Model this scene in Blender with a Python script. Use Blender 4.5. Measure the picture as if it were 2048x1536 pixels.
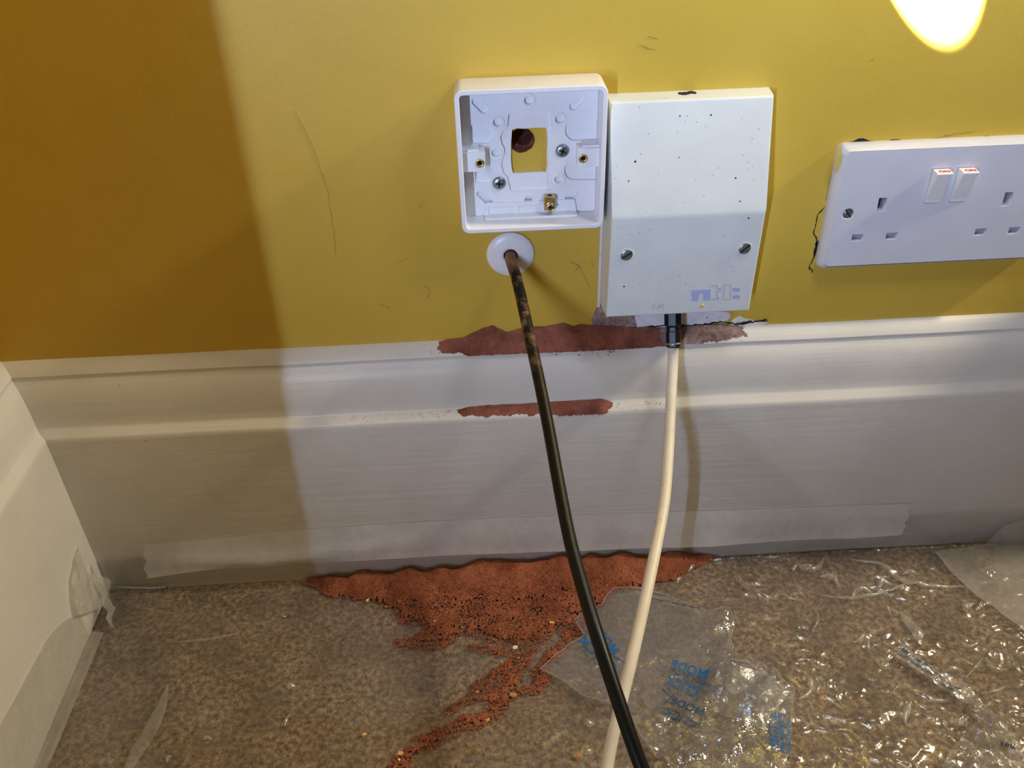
import bpy, bmesh, math, random
import numpy as np
from mathutils import Vector, Matrix, noise as mnoise
from mathutils.geometry import delaunay_2d_cdt

random.seed(7)
rng = np.random.default_rng(7)
for o in list(bpy.data.objects):
    bpy.data.objects.remove(o, do_unlink=True)
sc = bpy.context.scene
COL = sc.collection

# ------------------------------------------------------------------ camera
CAM = np.array([-0.031718, -0.514263, 0.527711])
YAW, PITCH, ROLL, FPX = 0.03271, 0.61158, -0.03107, 1755.33


def cam_axes():
    cy, sy, cp, sp = math.cos(YAW), math.sin(YAW), math.cos(PITCH), math.sin(PITCH)
    f = np.array([sy * cp, cy * cp, -sp])
    r = np.array([cy, -sy, 0.0])
    u = np.cross(r, f)
    cr, sr = math.cos(ROLL), math.sin(ROLL)
    return cr * r + sr * u, -sr * r + cr * u, f


AX_R, AX_U, AX_F = cam_axes()
cam_data = bpy.data.cameras.new('camera')
cam_data.sensor_width = 36.0
cam_data.lens = FPX / 2048 * 36.0
cam_data.clip_start = 0.01
cam = bpy.data.objects.new('camera', cam_data)
COL.objects.link(cam)
mw = Matrix.Identity(4)
for i in range(3):
    mw[i][0], mw[i][1], mw[i][2], mw[i][3] = AX_R[i], AX_U[i], -AX_F[i], CAM[i]
cam.matrix_world = mw
sc.camera = cam

# ------------------------------------------------------------------ light
sc.view_settings.view_transform = 'Standard'
sc.view_settings.look = 'None'
sc.view_settings.exposure = 0.0
sc.view_settings.gamma = 1.0
sc.view_settings.use_curve_mapping = False
sc.cycles.max_bounces = 7
sc.cycles.glossy_bounces = 3
sc.cycles.transparent_max_bounces = 12
sc.cycles.caustics_reflective = False
sc.cycles.caustics_refractive = False
world = bpy.data.worlds.new('room_ambient')
sc.world = world
world.use_nodes = True
bg = world.node_tree.nodes['Background']
bg.inputs[0].default_value = (1.0, 0.74, 0.42, 1)
bg.inputs[1].default_value = 0.08


def light(name, kind, loc, target, energy, color, **kw):
    d = bpy.data.lights.new(name, kind)
    d.energy = energy
    d.color = color
    for k, v in kw.items():
        setattr(d, k, v)
    o = bpy.data.objects.new(name, d)
    COL.objects.link(o)
    o.location = loc
    o.rotation_euler = (Vector(target) - Vector(loc)).to_track_quat('-Z', 'Y').to_euler()
    return o


# daylight through the gap of the doorway to the front left: a tall narrow opening
light('doorway_daylight', 'AREA', (-0.406, -1.2, 0.52), (0.10, 0.0, 0.64), 1.65, (0.49, 0.645, 1.0),
      shape='RECTANGLE', size=0.002, size_y=0.55, spread=math.radians(56))
# warm lamp far to the right, close to the wall, raking along it
light('side_lamp', 'AREA', (1.15, -0.12, 1.10), (-0.30, -0.08, 0.10), 14.5, (1.0, 0.86, 0.60),
      shape='DISK', size=0.11)
# torch whose beam grazes down the wall and makes the bright pool, and its spill
light('torch_beam', 'SPOT', (0.088, -0.094, 0.692), (0.197, 0.0, 0.488), 600.0, (1.0, 0.97, 0.92),
      spot_size=math.radians(13.7), spot_blend=0.14, shadow_soft_size=0.001)
light('torch_spill', 'POINT', (0.20, -0.17, 0.64), (0, 0, 0), 2.1, (0.80, 0.90, 1.0), shadow_soft_size=0.05)

# ------------------------------------------------------------------ reading positions off the lens
def ray(px, py):
    return AX_F + (px - 1024) / FPX * AX_R - (py - 768) / FPX * AX_U


def at(px, py, d):
    """point on the plane parallel to the back wall, d millimetres in front of it"""
    v = ray(px, py)
    t = (-d * 0.001 - CAM[1]) / v[1]
    return Vector(CAM + t * v)


def fl(px, py, h=0.0):
    """point on the floor (h millimetres above)"""
    v = ray(px, py)
    t = (h * 0.001 - CAM[2]) / v[2]
    return Vector(CAM + t * v)


def lf(px, py, x):
    v = ray(px, py)
    t = (x - CAM[0]) / v[0]
    return Vector(CAM + t * v)


def dp(px, py, depth):
    """point at a distance (mm) along the view axis"""
    return Vector(CAM + depth * 0.001 * ray(px, py))


# ------------------------------------------------------------------ materials
def lin(c):
    return tuple(((v / 255) / 12.92 if v / 255 <= .04045 else ((v / 255 + .055) / 1.055) ** 2.4) for v in c)


def new_mat(name):
    m = bpy.data.materials.new(name)
    m.use_nodes = True
    nt = m.node_tree
    return m, nt, nt.nodes['Principled BSDF'], nt.nodes['Material Output']


def N(nt, kind, **inp):
    n = nt.nodes.new(kind)
    for k, v in inp.items():
        if k.startswith('_'):
            setattr(n, k[1:], v)
        else:
            n.inputs[k].default_value = v
    return n


def coords(nt, scale=(1, 1, 1)):
    tc = nt.nodes.new('ShaderNodeTexCoord')
    mp = nt.nodes.new('ShaderNodeMapping')
    mp.inputs['Scale'].default_value = scale
    nt.links.new(tc.outputs['Object'], mp.inputs[0])
    return mp.outputs[0]


def noise_ramp(nt, vec, scale, stops, detail=4, rough=.55):
    n = N(nt, 'ShaderNodeTexNoise', Scale=scale, Detail=detail, Roughness=rough)
    nt.links.new(vec, n.inputs['Vector'])
    r = nt.nodes.new('ShaderNodeValToRGB')
    el = r.color_ramp.elements
    while len(el) < len(stops):
        el.new(0.5)
    for e, (p, c) in zip(el, stops):
        e.position = p
        e.color = (*c, 1) if len(c) == 3 else c
    nt.links.new(n.outputs['Fac'], r.inputs[0])
    return r.outputs[0], n.outputs['Fac']


def mixc(nt, a, b, fac):
    m = nt.nodes.new('ShaderNodeMix')
    m.data_type = 'RGBA'
    for sock, v in ((m.inputs[6], a), (m.inputs[7], b), (m.inputs[0], fac)):
        if hasattr(v, 'is_linked') or hasattr(v, 'links'):
            nt.links.new(v, sock)
        elif isinstance(v, (tuple, list)):
            sock.default_value = (*v, 1)
        else:
            sock.default_value = v
    return m.outputs[2]


def bump(nt, bs, fac, strength, dist=0.001, prev=None):
    b = nt.nodes.new('ShaderNodeBump')
    b.inputs['Strength'].default_value = strength
    b.inputs['Distance'].default_value = dist
    nt.links.new(fac, b.inputs['Height'])
    if prev is not None:
        nt.links.new(prev, b.inputs['Normal'])
    nt.links.new(b.outputs[0], bs.inputs['Normal'])
    return b.outputs[0]


def plain(name, col, rough=.5, metal=0.0, spec=.5, var=0.08, vscale=120, bstr=0.0, bscale=400):
    m, nt, bs, out = new_mat(name)
    v = coords(nt)
    c0 = tuple(max(0, c * (1 - var)) for c in col)
    c1 = tuple(min(1, c * (1 + var)) for c in col)
    c, f = noise_ramp(nt, v, vscale, [(.35, c0), (.65, c1)])
    nt.links.new(c, bs.inputs['Base Color'])
    bs.inputs['Roughness'].default_value = rough
    bs.inputs['Metallic'].default_value = metal
    bs.inputs['Specular IOR Level'].default_value = spec
    if bstr:
        n = N(nt, 'ShaderNodeTexNoise', Scale=bscale, Detail=3)
        nt.links.new(v, n.inputs['Vector'])
        bump(nt, bs, n.outputs['Fac'], bstr)
    return m


def speckled(name, col, speck, rough=.4, amount=.33, scale=260, var=.04, extra=None):
    m, nt, bs, out = new_mat(name)
    v = coords(nt)
    c, f = noise_ramp(nt, v, 40, [(.3, tuple(k * (1 - var) for k in col)), (.7, tuple(min(1, k * (1 + var)) for k in col))])
    vo = N(nt, 'ShaderNodeTexVoronoi', Scale=scale)
    nt.links.new(v, vo.inputs['Vector'])
    n2 = N(nt, 'ShaderNodeTexNoise', Scale=55, Detail=4)
    nt.links.new(v, n2.inputs['Vector'])
    # specks: near a cell centre, only where the noise is high
    lt = nt.nodes.new('ShaderNodeMath'); lt.operation = 'LESS_THAN'; lt.inputs[1].default_value = amount * .3
    nt.links.new(vo.outputs['Distance'], lt.inputs[0])
    gt = nt.nodes.new('ShaderNodeMath'); gt.operation = 'GREATER_THAN'; gt.inputs[1].default_value = .52
    nt.links.new(n2.outputs['Fac'], gt.inputs[0])
    mu = nt.nodes.new('ShaderNodeMath'); mu.operation = 'MULTIPLY'
    nt.links.new(lt.outputs[0], mu.inputs[0]); nt.links.new(gt.outputs[0], mu.inputs[1])
    mu2 = nt.nodes.new('ShaderNodeMath'); mu2.operation = 'MULTIPLY'; mu2.inputs[1].default_value = .55
    nt.links.new(mu.outputs[0], mu2.inputs[0])
    c2 = mixc(nt, c, speck, mu2.outputs[0])
    nt.links.new(c2, bs.inputs['Base Color'])
    bs.inputs['Roughness'].default_value = rough
    return m


def film(name, haze=.10, gloss=.5, rough=.12, tint=(1, 1, 1), hazecol=(.85, .85, .82), hvar=.6, bs_scale=60, bstr=.35):
    m = bpy.data.materials.new(name)
    m.use_nodes = True
    nt = m.node_tree
    nt.nodes.remove(nt.nodes['Principled BSDF'])
    out = nt.nodes['Material Output']
    v = coords(nt)
    tr = N(nt, 'ShaderNodeBsdfTransparent', Color=(*tint, 1))
    df = N(nt, 'ShaderNodeBsdfDiffuse', Color=(*hazecol, 1))
    tl = N(nt, 'ShaderNodeBsdfTranslucent', Color=(*hazecol, 1))
    md = nt.nodes.new('ShaderNodeMixShader'); md.inputs[0].default_value = .4
    nt.links.new(df.outputs[0], md.inputs[1]); nt.links.new(tl.outputs[0], md.inputs[2])
    n = N(nt, 'ShaderNodeTexNoise', Scale=22, Detail=5, Roughness=.65)
    nt.links.new(v, n.inputs['Vector'])
    mr = N(nt, 'ShaderNodeMapRange')
    mr.inputs[1].default_value = .35; mr.inputs[2].default_value = .7
    mr.inputs[3].default_value = haze * (1 - hvar); mr.inputs[4].default_value = haze * (1 + hvar)
    nt.links.new(n.outputs['Fac'], mr.inputs[0])
    m1 = nt.nodes.new('ShaderNodeMixShader')
    nt.links.new(mr.outputs[0], m1.inputs[0]); nt.links.new(tr.outputs[0], m1.inputs[1]); nt.links.new(md.outputs[0], m1.inputs[2])
    gl = N(nt, 'ShaderNodeBsdfGlossy', Roughness=rough)
    nb = N(nt, 'ShaderNodeTexNoise', Scale=bs_scale, Detail=4, Roughness=.6)
    nt.links.new(v, nb.inputs['Vector'])
    b = nt.nodes.new('ShaderNodeBump'); b.inputs['Strength'].default_value = bstr; b.inputs['Distance'].default_value = .003
    nt.links.new(nb.outputs['Fac'], b.inputs['Height'])
    nt.links.new(b.outputs[0], gl.inputs['Normal'])
    fr = N(nt, 'ShaderNodeFresnel', IOR=1.5)
    geo = nt.nodes.new('ShaderNodeNewGeometry')
    io = N(nt, 'ShaderNodeMapRange')
    io.inputs[3].default_value = 1.5; io.inputs[4].default_value = 1 / 1.5
    nt.links.new(geo.outputs['Backfacing'], io.inputs[0])
    nt.links.new(io.outputs[0], fr.inputs['IOR'])
    nt.links.new(b.outputs[0], fr.inputs['Normal'])
    mu = nt.nodes.new('ShaderNodeMath'); mu.operation = 'MULTIPLY'; mu.use_clamp = True; mu.inputs[1].default_value = gloss * 3
    nt.links.new(fr.outputs[0], mu.inputs[0])
    m2 = nt.nodes.new('ShaderNodeMixShader')
    nt.links.new(mu.outputs[0], m2.inputs[0]); nt.links.new(m1.outputs[0], m2.inputs[1]); nt.links.new(gl.outputs[0], m2.inputs[2])
    nt.links.new(m2.outputs[0], out.inputs[0])
    return m


def wall_material():
    m, nt, bs, out = new_mat('yellow_wall_paint')
    v = coords(nt)
    c, f = noise_ramp(nt, v, 9, [(.3, (.575, .385, .052)), (.7, (.625, .425, .068))], detail=5)
    # faint smears and small knocks
    c2, f2 = noise_ramp(nt, v, 48, [(.70, (0, 0, 0)), (.80, (1, 1, 1))], detail=6, rough=.7)
    c = mixc(nt, c, (.40, .26, .05), c2)
    nt.links.new(c, bs.inputs['Base Color'])
    bs.inputs['Roughness'].default_value = .42
    bs.inputs['Specular IOR Level'].default_value = .18
    n1 = N(nt, 'ShaderNodeTexNoise', Scale=30, Detail=6, Roughness=.55)
    nt.links.new(v, n1.inputs['Vector'])
    p = bump(nt, bs, n1.outputs['Fac'], .25, .002)
    n2 = N(nt, 'ShaderNodeTexNoise', Scale=420, Detail=2)
    nt.links.new(v, n2.inputs['Vector'])
    bump(nt, bs, n2.outputs['Fac'], .10, .0006, p)
    return m


def gloss_white(name, stretch):
    m, nt, bs, out = new_mat(name)
    v = coords(nt)
    c, f = noise_ramp(nt, v, 14, [(.3, (.66, .63, .57)), (.7, (.74, .71, .65))], detail=5)
    c2, f2 = noise_ramp(nt, v, 130, [(.74, (0, 0, 0)), (.80, (1, 1, 1))], detail=3)
    c = mixc(nt, c, (.45, .40, .33), c2)
    nt.links.new(c, bs.inputs['Base Color'])
    bs.inputs['Roughness'].default_value = .38
    vs = coords(nt, stretch)
    n1 = N(nt, 'ShaderNodeTexNoise', Scale=260, Detail=4, Roughness=.6)
    nt.links.new(vs, n1.inputs['Vector'])
    p = bump(nt, bs, n1.outputs['Fac'], .22, .001)
    n2 = N(nt, 'ShaderNodeTexNoise', Scale=35, Detail=3)
    nt.links.new(v, n2.inputs['Vector'])
    bump(nt, bs, n2.outputs['Fac'], .18, .0025, p)
    return m


def carpet_material():
    m, nt, bs, out = new_mat('brown_speckled_carpet')
    v = coords(nt)
    c, f = noise_ramp(nt, v, 250, [(.38, (.072, .046, .028)), (.5, (.235, .160, .100)), (.60, (.42, .30, .20))], detail=7, rough=.72)
    c2, f2 = noise_ramp(nt, v, 26, [(.40, (0, 0, 0)), (.68, (1, 1, 1))], detail=6, rough=.65)
    c3 = mixc(nt, c, (.085, .06, .038), c2)
    mx = mixc(nt, c, c3, .7)
    nt.links.new(mx, bs.inputs['Base Color'])
    bs.inputs['Roughness'].default_value = .95
    n2 = N(nt, 'ShaderNodeTexNoise', Scale=380, Detail=3)
    nt.links.new(v, n2.inputs['Vector'])
    bump(nt, bs, n2.outputs['Fac'], .6, .002)
    return m


def dust_material(name, a, b, scale=700):
    m, nt, bs, out = new_mat(name)
    v = coords(nt)
    c, f = noise_ramp(nt, v, scale, [(.32, a), (.68, b)], detail=5, rough=.7)
    c2, f2 = noise_ramp(nt, v, 55, [(.40, (0, 0, 0)), (.62, (.75, .75, .75))], detail=5, rough=.65)
    c = mixc(nt, c, tuple(k * .52 for k in a), c2)
    nt.links.new(c, bs.inputs['Base Color'])
    bs.inputs['Roughness'].default_value = 1.0
    bs.inputs['Specular IOR Level'].default_value = .05
    bump(nt, bs, f, .8, .0008)
    return m


def black_cable_material():
    m, nt, bs, out = new_mat('black_cable_jacket')
    v = coords(nt)
    # brick dust clings to the end that came through the wall
    c, f = noise_ramp(nt, v, 130, [(.46, (0, 0, 0)), (.62, (1, 1, 1))], detail=6, rough=.7)
    tc = nt.nodes.new('ShaderNodeTexCoord')
    sx = nt.nodes.new('ShaderNodeSeparateXYZ')
    nt.links.new(tc.outputs['Object'], sx.inputs[0])
    mr = N(nt, 'ShaderNodeMapRange')
    mr.inputs[1].default_value = -.105; mr.inputs[2].default_value = -.02
    mr.inputs[3].default_value = 0.0; mr.inputs[4].default_value = 1.0
    nt.links.new(sx.outputs[1], mr.inputs[0])
    mu = nt.nodes.new('ShaderNodeMath'); mu.operation = 'MULTIPLY'; mu.use_clamp = True
    nt.links.new(c, mu.inputs[0]); nt.links.new(mr.outputs[0], mu.inputs[1])
    mp = N(nt, 'ShaderNodeMapRange')
    mp.inputs[1].default_value = -.022; mp.inputs[2].default_value = -.012
    mp.inputs[3].default_value = 0.0; mp.inputs[4].default_value = .8
    nt.links.new(sx.outputs[1], mp.inputs[0])
    mx = nt.nodes.new('ShaderNodeMath'); mx.operation = 'MAXIMUM'
    nt.links.new(mu.outputs[0], mx.inputs[0]); nt.links.new(mp.outputs[0], mx.inputs[1])
    col = mixc(nt, (.005, .0055, .005), (.30, .16, .09), mx.outputs[0])
    nt.links.new(col, bs.inputs['Base Color'])
    bs.inputs['Roughness'].default_value = .36
    bs.inputs['Specular IOR Level'].default_value = .22
    return m


MAT = dict(
    wall=wall_material(), skirt_b=gloss_white('white_gloss_paint', (.04, 1, 1)),
    skirt_l=gloss_white('white_gloss_paint_side', (1, .04, 1)), carpet=carpet_material(),
    whitepl=plain('white_moulded_plastic', (.80, .80, .83), .32, var=.02),
    plate=speckled('white_socket_plastic', (.60, .61, .68), (.42, .40, .40), .30, amount=.2, scale=140),
    rocker=plain('white_rocker_plastic', (.80, .80, .80), .35, var=.02),
    cover=speckled('pale_grey_cover_plastic', (.68, .715, .70), (.22, .18, .14), .42, amount=.36, scale=230),
    coverside=speckled('grimy_cover_side', (.70, .64, .54), (.25, .2, .15), .5, amount=.4, scale=260),
    shutter=plain('grey_slot_shutter', (.26, .27, .32), .5, var=.05),
    steel=plain('dull_zinc_screw', (.30, .33, .34), .38, metal=.9, var=.2, vscale=700),
    dark=plain('dark_recess', (.012, .011, .010), .8, var=.2),
    brass=plain('brass', (.62, .46, .20), .32, metal=1.0, var=.15, vscale=600),
    blackpl=plain('black_connector_plastic', (.010, .010, .011), .30, var=.2, spec=.25),
    blackcab=black_cable_material(),
    whitecab=speckled('off_white_cable_jacket', (.76, .68, .54), (.40, .30, .20), .45, amount=.4, scale=210, var=.12),
    brick=dust_material('drilled_brick', (.16, .05, .035), (.34, .14, .10), 260),
    dust=dust_material('red_brick_dust', (.26, .078, .040), (.43, .155, .088)),
    dustledge=dust_material('dull_brick_dust', (.26, .088, .058), (.40, .155, .105), 900),
    dustgrey=dust_material('greyed_brick_dust', (.22, .12, .11), (.48, .36, .33), 300),
    grain=plain('brick_grain', (.40, .14, .075), 1.0, var=.5, vscale=500, spec=.05),
    graindark=plain('dark_brick_grain', (.19, .065, .04), 1.0, var=.5, vscale=500, spec=.05),
    chipw=plain('white_plaster_chip', (.82, .76, .68), .9, var=.06),
    chipy=plain('yellow_paint_chip', (.72, .50, .14), .7, var=.1),
    chipb=plain('brick_fragment', (.48, .20, .10), 1.0, var=.2, vscale=500),
    plaster=plain('bare_white_plaster', (.74, .71, .76), .85, var=.10, vscale=160),
    filler=plain('chipped_edge_filler', (.78, .72, .60), .8, var=.12, vscale=200),
    red=plain('red_print', (.72, .07, .04), .5, var=.05),
    blue=plain('blue_bag_print', (.012, .12, .36), .4, var=.1),
    bluedark=plain('dark_blue_bag_print', (.02, .06, .14), .45, var=.1),
    logo=plain('faded_blue_print', (.42, .47, .78), .45, var=.03),
    logoline=plain('faded_grey_print', (.46, .49, .58), .45, var=.05),
    paint=plain('yellow_paint_drop', (.72, .52, .13), .4, var=.05),
    scuff=plain('grey_scuff', (.40, .27, .055), .7, var=.2),
    sheet=film('clear_dust_sheet', haze=.06, gloss=.85, rough=.20, bstr=.22),
    sheet_over=film('doubled_dust_sheet', haze=.40, gloss=.45, rough=.2, hazecol=(.80, .77, .70), hvar=.35),
    creasef=film('creased_film', haze=.30, gloss=.8, rough=.22, hazecol=(.90, .87, .80), hvar=.6, bs_scale=120, bstr=.4),
    fold=film('folded_film', haze=.60, gloss=.5, rough=.2, hazecol=(.86, .84, .78), hvar=.3),
    bagshine=film('crumpled_polythene', haze=.20, gloss=1.3, rough=.24, hazecol=(.95, .94, .92), hvar=.6, bs_scale=110, bstr=.35),
    bag=film('clear_polythene_bag', haze=.06, gloss=.9, rough=.12, hazecol=(.92, .90, .88), hvar=.5, bs_scale=90, bstr=.4),
    tape=film('white_masking_tape', haze=.72, gloss=.25, rough=.4, hazecol=(.88, .86, .87), hvar=.25, bs_scale=220, bstr=.3),
)

# ------------------------------------------------------------------ geometry helpers
def link(name, me, mat=None, parent=None, label=None, cat=None, group=None, kind=None, smooth=False, loc=None):
    o = bpy.data.objects.new(name, me)
    COL.objects.link(o)
    if me is not None and mat is not None:
        me.materials.clear()
        me.materials.append(MAT[mat] if isinstance(mat, str) else mat)
    if parent is not None:
        o.parent = parent
    if loc is not None:
        o.location = loc
    for k, v in (('label', label), ('category', cat), ('group', group), ('kind', kind)):
        if v:
            o[k] = v
    if smooth and me is not None:
        for p in me.polygons:
            p.use_smooth = True
    return o


def thing(name, label, cat, loc=(0, 0, 0), group=None):
    return link(name, None, None, None, label, cat, group, loc=loc)


def child(name, me, mat, root, smooth=False, label=None, kind=None):
    """me is in world coordinates; shift it into the frame of the root (which is only moved, not turned)"""
    p, off = root, Vector((0, 0, 0))
    while p is not None:
        off += p.location
        p = p.parent
    me.transform(Matrix.Translation(-off))
    return link(name, me, mat, root, smooth=smooth, label=label, kind=kind)


def mesh(verts, faces, name='m'):
    me = bpy.data.meshes.new(name)
    me.from_pydata([tuple(v) for v in verts], [], faces)
    me.update()
    return me


def bm_mesh(bm, name='m'):
    bmesh.ops.recalc_face_normals(bm, faces=bm.faces[:])
    me = bpy.data.meshes.new(name)
    bm.to_mesh(me)
    bm.free()
    return me


def box(lo, hi, bev=0.0, seg=2):
    bm = bmesh.new()
    bmesh.ops.create_cube(bm, size=1)
    lo, hi = Vector(lo), Vector(hi)
    for v in bm.verts:
        v.co = Vector([(lo[i] + hi[i]) / 2 + v.co[i] * (hi[i] - lo[i]) for i in range(3)])
    if bev:
        bmesh.ops.bevel(bm, geom=bm.edges[:], offset=bev, segments=seg, affect='EDGES', profile=.5)
    return bm_mesh(bm)


def curve_mesh(cu):
    ob = bpy.data.objects.new('tmp', cu)
    COL.objects.link(ob)
    dg = bpy.context.evaluated_depsgraph_get()
    me = bpy.data.meshes.new_from_object(ob.evaluated_get(dg))
    bpy.data.objects.remove(ob)
    bpy.data.curves.remove(cu)
    return me


def plate(loops, d0, d1, bev=0.0, res=2):
    """flat shape in the plane of the wall from outlines (x, z in metres, the first outer, others holes), standing from d0 to d1 mm off the wall"""
    cu = bpy.data.curves.new('c', 'CURVE')
    cu.dimensions = '2D'
    cu.fill_mode = 'BOTH'
    cu.bevel_depth = bev
    cu.bevel_resolution = res
    cu.offset = -bev
    t = abs(d1 - d0) * .001
    cu.extrude = max(t / 2 - bev, 1e-6)
    for lp in loops:
        s = cu.splines.new('POLY')
        s.points.add(len(lp) - 1)
        for p, q in zip(s.points, lp):
            p.co = (q[0], q[1], 0, 1)
        s.use_cyclic_u = True
    me = curve_mesh(cu)
    yc = -(d0 + d1) / 2 * .001
    me.transform(Matrix(((1, 0, 0, 0), (0, 0, -1, yc), (0, 1, 0, 0), (0, 0, 0, 1))))
    return me


def plate_flat(loops, d0, d1):
    pts, edges = [], []
    for lp in loops:
        k = len(pts)
        pts += [Vector(p) for p in lp]
        edges += [(k + i, k + (i + 1) % len(lp)) for i in range(len(lp))]
    co, ed, fa, _, _, _ = delaunay_2d_cdt(pts, edges, [], 0, 1e-8)
    n = len(co)
    vs = [(p.x, -d1 * .001, p.y) for p in co] + [(p.x, -d0 * .001, p.y) for p in co]
    fs = []
    for f in fa:
        c = sum((co[i] for i in f), Vector((0, 0))) / len(f)
        if inside(c, loops[0]) and not any(inside(c, h) for h in loops[1:]):
            fs.append(tuple(f))
            fs.append(tuple(i + n for i in f)[::-1])
    k = len(vs)
    for lp in loops:
        b = len(vs)
        vs += [(x, -d1 * .001, z) for x, z in lp] + [(x, -d0 * .001, z) for x, z in lp]
        m = len(lp)
        fs += [(b + i, b + (i + 1) % m, b + m + (i + 1) % m, b + m + i) for i in range(m)]
    me = mesh(vs, fs)
    bm = bmesh.new()
    bm.from_mesh(me)
    bmesh.ops.remove_doubles(bm, verts=bm.verts, dist=1e-7)
    bmesh.ops.recalc_face_normals(bm, faces=bm.faces[:])
    bm.to_mesh(me)
    bm.free()
    return me


def rrect(x0, z0, x1, z1, r, n=6):
    pts = []
    for cx, cz, a in ((x1 - r, z1 - r, 0), (x0 + r, z1 - r, 90), (x0 + r, z0 + r, 180), (x1 - r, z0 + r, 270)):
        for i in range(n + 1):
            t = math.radians(a + 90 * i / n)
            pts.append((cx + r * math.cos(t), cz + r * math.sin(t)))
    return pts


def circ(cx, cz, r, n=20, jit=0.0):
    return [(cx + r * (1 + jit * (random.random() - .5)) * math.cos(2 * math.pi * i / n),
             cz + r * (1 + jit * (random.random() - .5)) * math.sin(2 * math.pi * i / n)) for i in range(n)]


def obround(a, b, r, n=8):
    a, b = Vector(a), Vector(b)
    t = math.atan2(b.y - a.y, b.x - a.x)
    pts = [(b.x + r * math.cos(t - math.pi / 2 + math.pi * i / n), b.y + r * math.sin(t - math.pi / 2 + math.pi * i / n)) for i in range(n + 1)]
    pts += [(a.x + r * math.cos(t + math.pi / 2 + math.pi * i / n), a.y + r * math.sin(t + math.pi / 2 + math.pi * i / n)) for i in range(n + 1)]
    return pts


def lathe(profile, center, axis=(0, -1, 0), n=28):
    """profile: list of (radius, height) in metres, turned around axis"""
    ax = Vector(axis).normalized()
    q = Vector((0, 0, 1)).rotation_difference(ax)
    verts, faces = [], []
    for r, h in profile:
        for i in range(n):
            a = 2 * math.pi * i / n
            verts.append(Vector(center) + q @ Vector((r * math.cos(a), r * math.sin(a), h)))
    for j in range(len(profile) - 1):
        for i in range(n):
            faces.append((j * n + i, j * n + (i + 1) % n, (j + 1) * n + (i + 1) % n, (j + 1) * n + i))
    me = mesh(verts, faces)
    bm = bmesh.new()
    bm.from_mesh(me)
    bmesh.ops.remove_doubles(bm, verts=bm.verts, dist=1e-6)
    bm.to_mesh(me)
    bm.free()
    return me


def catmull(pts, per=12):
    pts = [Vector(p) for p in pts]
    P = [pts[0] * 2 - pts[1]] + pts + [pts[-1] * 2 - pts[-2]]
    out = []
    for i in range(1, len(P) - 2):
        for k in range(per):
            t = k / per
            a, b, c, d = P[i - 1], P[i], P[i + 1], P[i + 2]
            out.append(.5 * ((2 * b) + (c - a) * t + (2 * a - 5 * b + 4 * c - d) * t * t + (3 * b - a - 3 * c + d) * t ** 3))
    out.append(pts[-1])
    return out


def tube(path, r, n=16, rfun=None):
    verts, faces = [], []
    up = Vector((1, 0, 0))
    m = len(path)
    for i, p in enumerate(path):
        t = (path[min(i + 1, m - 1)] - path[max(i - 1, 0)]).normalized()
        up = (up - t * up.dot(t)).normalized()
        s = t.cross(up)
        rr = rfun(i / (m - 1)) if rfun else r
        for k in range(n):
            a = 2 * math.pi * k / n
            verts.append(p + (up * math.cos(a) + s * math.sin(a)) * rr)
    for i in range(m - 1):
        for k in range(n):
            faces.append((i * n + k, i * n + (k + 1) % n, (i + 1) * n + (k + 1) % n, (i + 1) * n + k))
    faces.append(tuple(range(n - 1, -1, -1)))
    faces.append(tuple((m - 1) * n + k for k in range(n)))
    return mesh(verts, faces)


def text2d(s, size, extrude=0.0, bold=0.0):
    cu = bpy.data.curves.new('t', 'FONT')
    cu.body = s
    cu.size = size
    cu.extrude = extrude
    cu.offset = bold
    cu.align_x = 'LEFT'
    cu.resolution_u = 3
    return curve_mesh(cu)


def inside(pt, poly):
    x, y = pt
    c = False
    j = len(poly) - 1
    for i in range(len(poly)):
        xi, yi = poly[i]
        xj, yj = poly[j]
        if (yi > y) != (yj > y) and x < (xj - xi) * (y - yi) / (yj - yi) + xi:
            c = not c
        j = i
    return c


def cdt(poly, spacing, jitter=.35):
    """triangulated patch inside an outline (2D)"""
    edge = []
    for i in range(len(poly)):
        a, b = Vector(poly[i]), Vector(poly[(i + 1) % len(poly)])
        k = max(1, int((b - a).length / spacing))
        edge += [a.lerp(b, j / k) for j in range(k)]
    ne = len(edge)
    xs = [p[0] for p in poly]
    ys = [p[1] for p in poly]
    inner = []
    x = min(xs)
    while x < max(xs):
        y = min(ys)
        while y < max(ys):
            q = (x + (random.random() - .5) * 2 * jitter * spacing, y + (random.random() - .5) * 2 * jitter * spacing)
            if inside(q, poly):
                inner.append(Vector(q))
            y += spacing
        x += spacing
    co, ed, fa, _, _, _ = delaunay_2d_cdt(edge + inner, [(i, (i + 1) % ne) for i in range(ne)], [], 1, 1e-7)
    return co, [tuple(f) for f in fa]


def nz(x, y, s, z=0.0):
    return mnoise.noise(Vector((x * s, y * s, z)))


def crease(x, y, s, z=0.0, w=.18):
    d, _ = mnoise.voronoi(Vector((x * s, y * s, z)))
    return max(0.0, 1 - (d[1] - d[0]) / w)


def facet(x, y, s, z=0.0):
    """random tilted facets with sharp borders, roughly -1..1"""
    d, p = mnoise.voronoi(Vector((x * s, y * s, z)))
    c = p[0]
    h = math.sin(c.x * 91.7 + c.y * 37.3) * .6
    tx, ty = math.sin(c.x * 17.1 + c.y * 53.9), math.cos(c.x * 29.3 - c.y * 11.7)
    return h * .5 + (x * s - c.x) * tx + (y * s - c.y) * ty


def sstep(a, b, v):
    t = min(1, max(0, (v - a) / (b - a)))
    return t * t * (3 - 2 * t)


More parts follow.
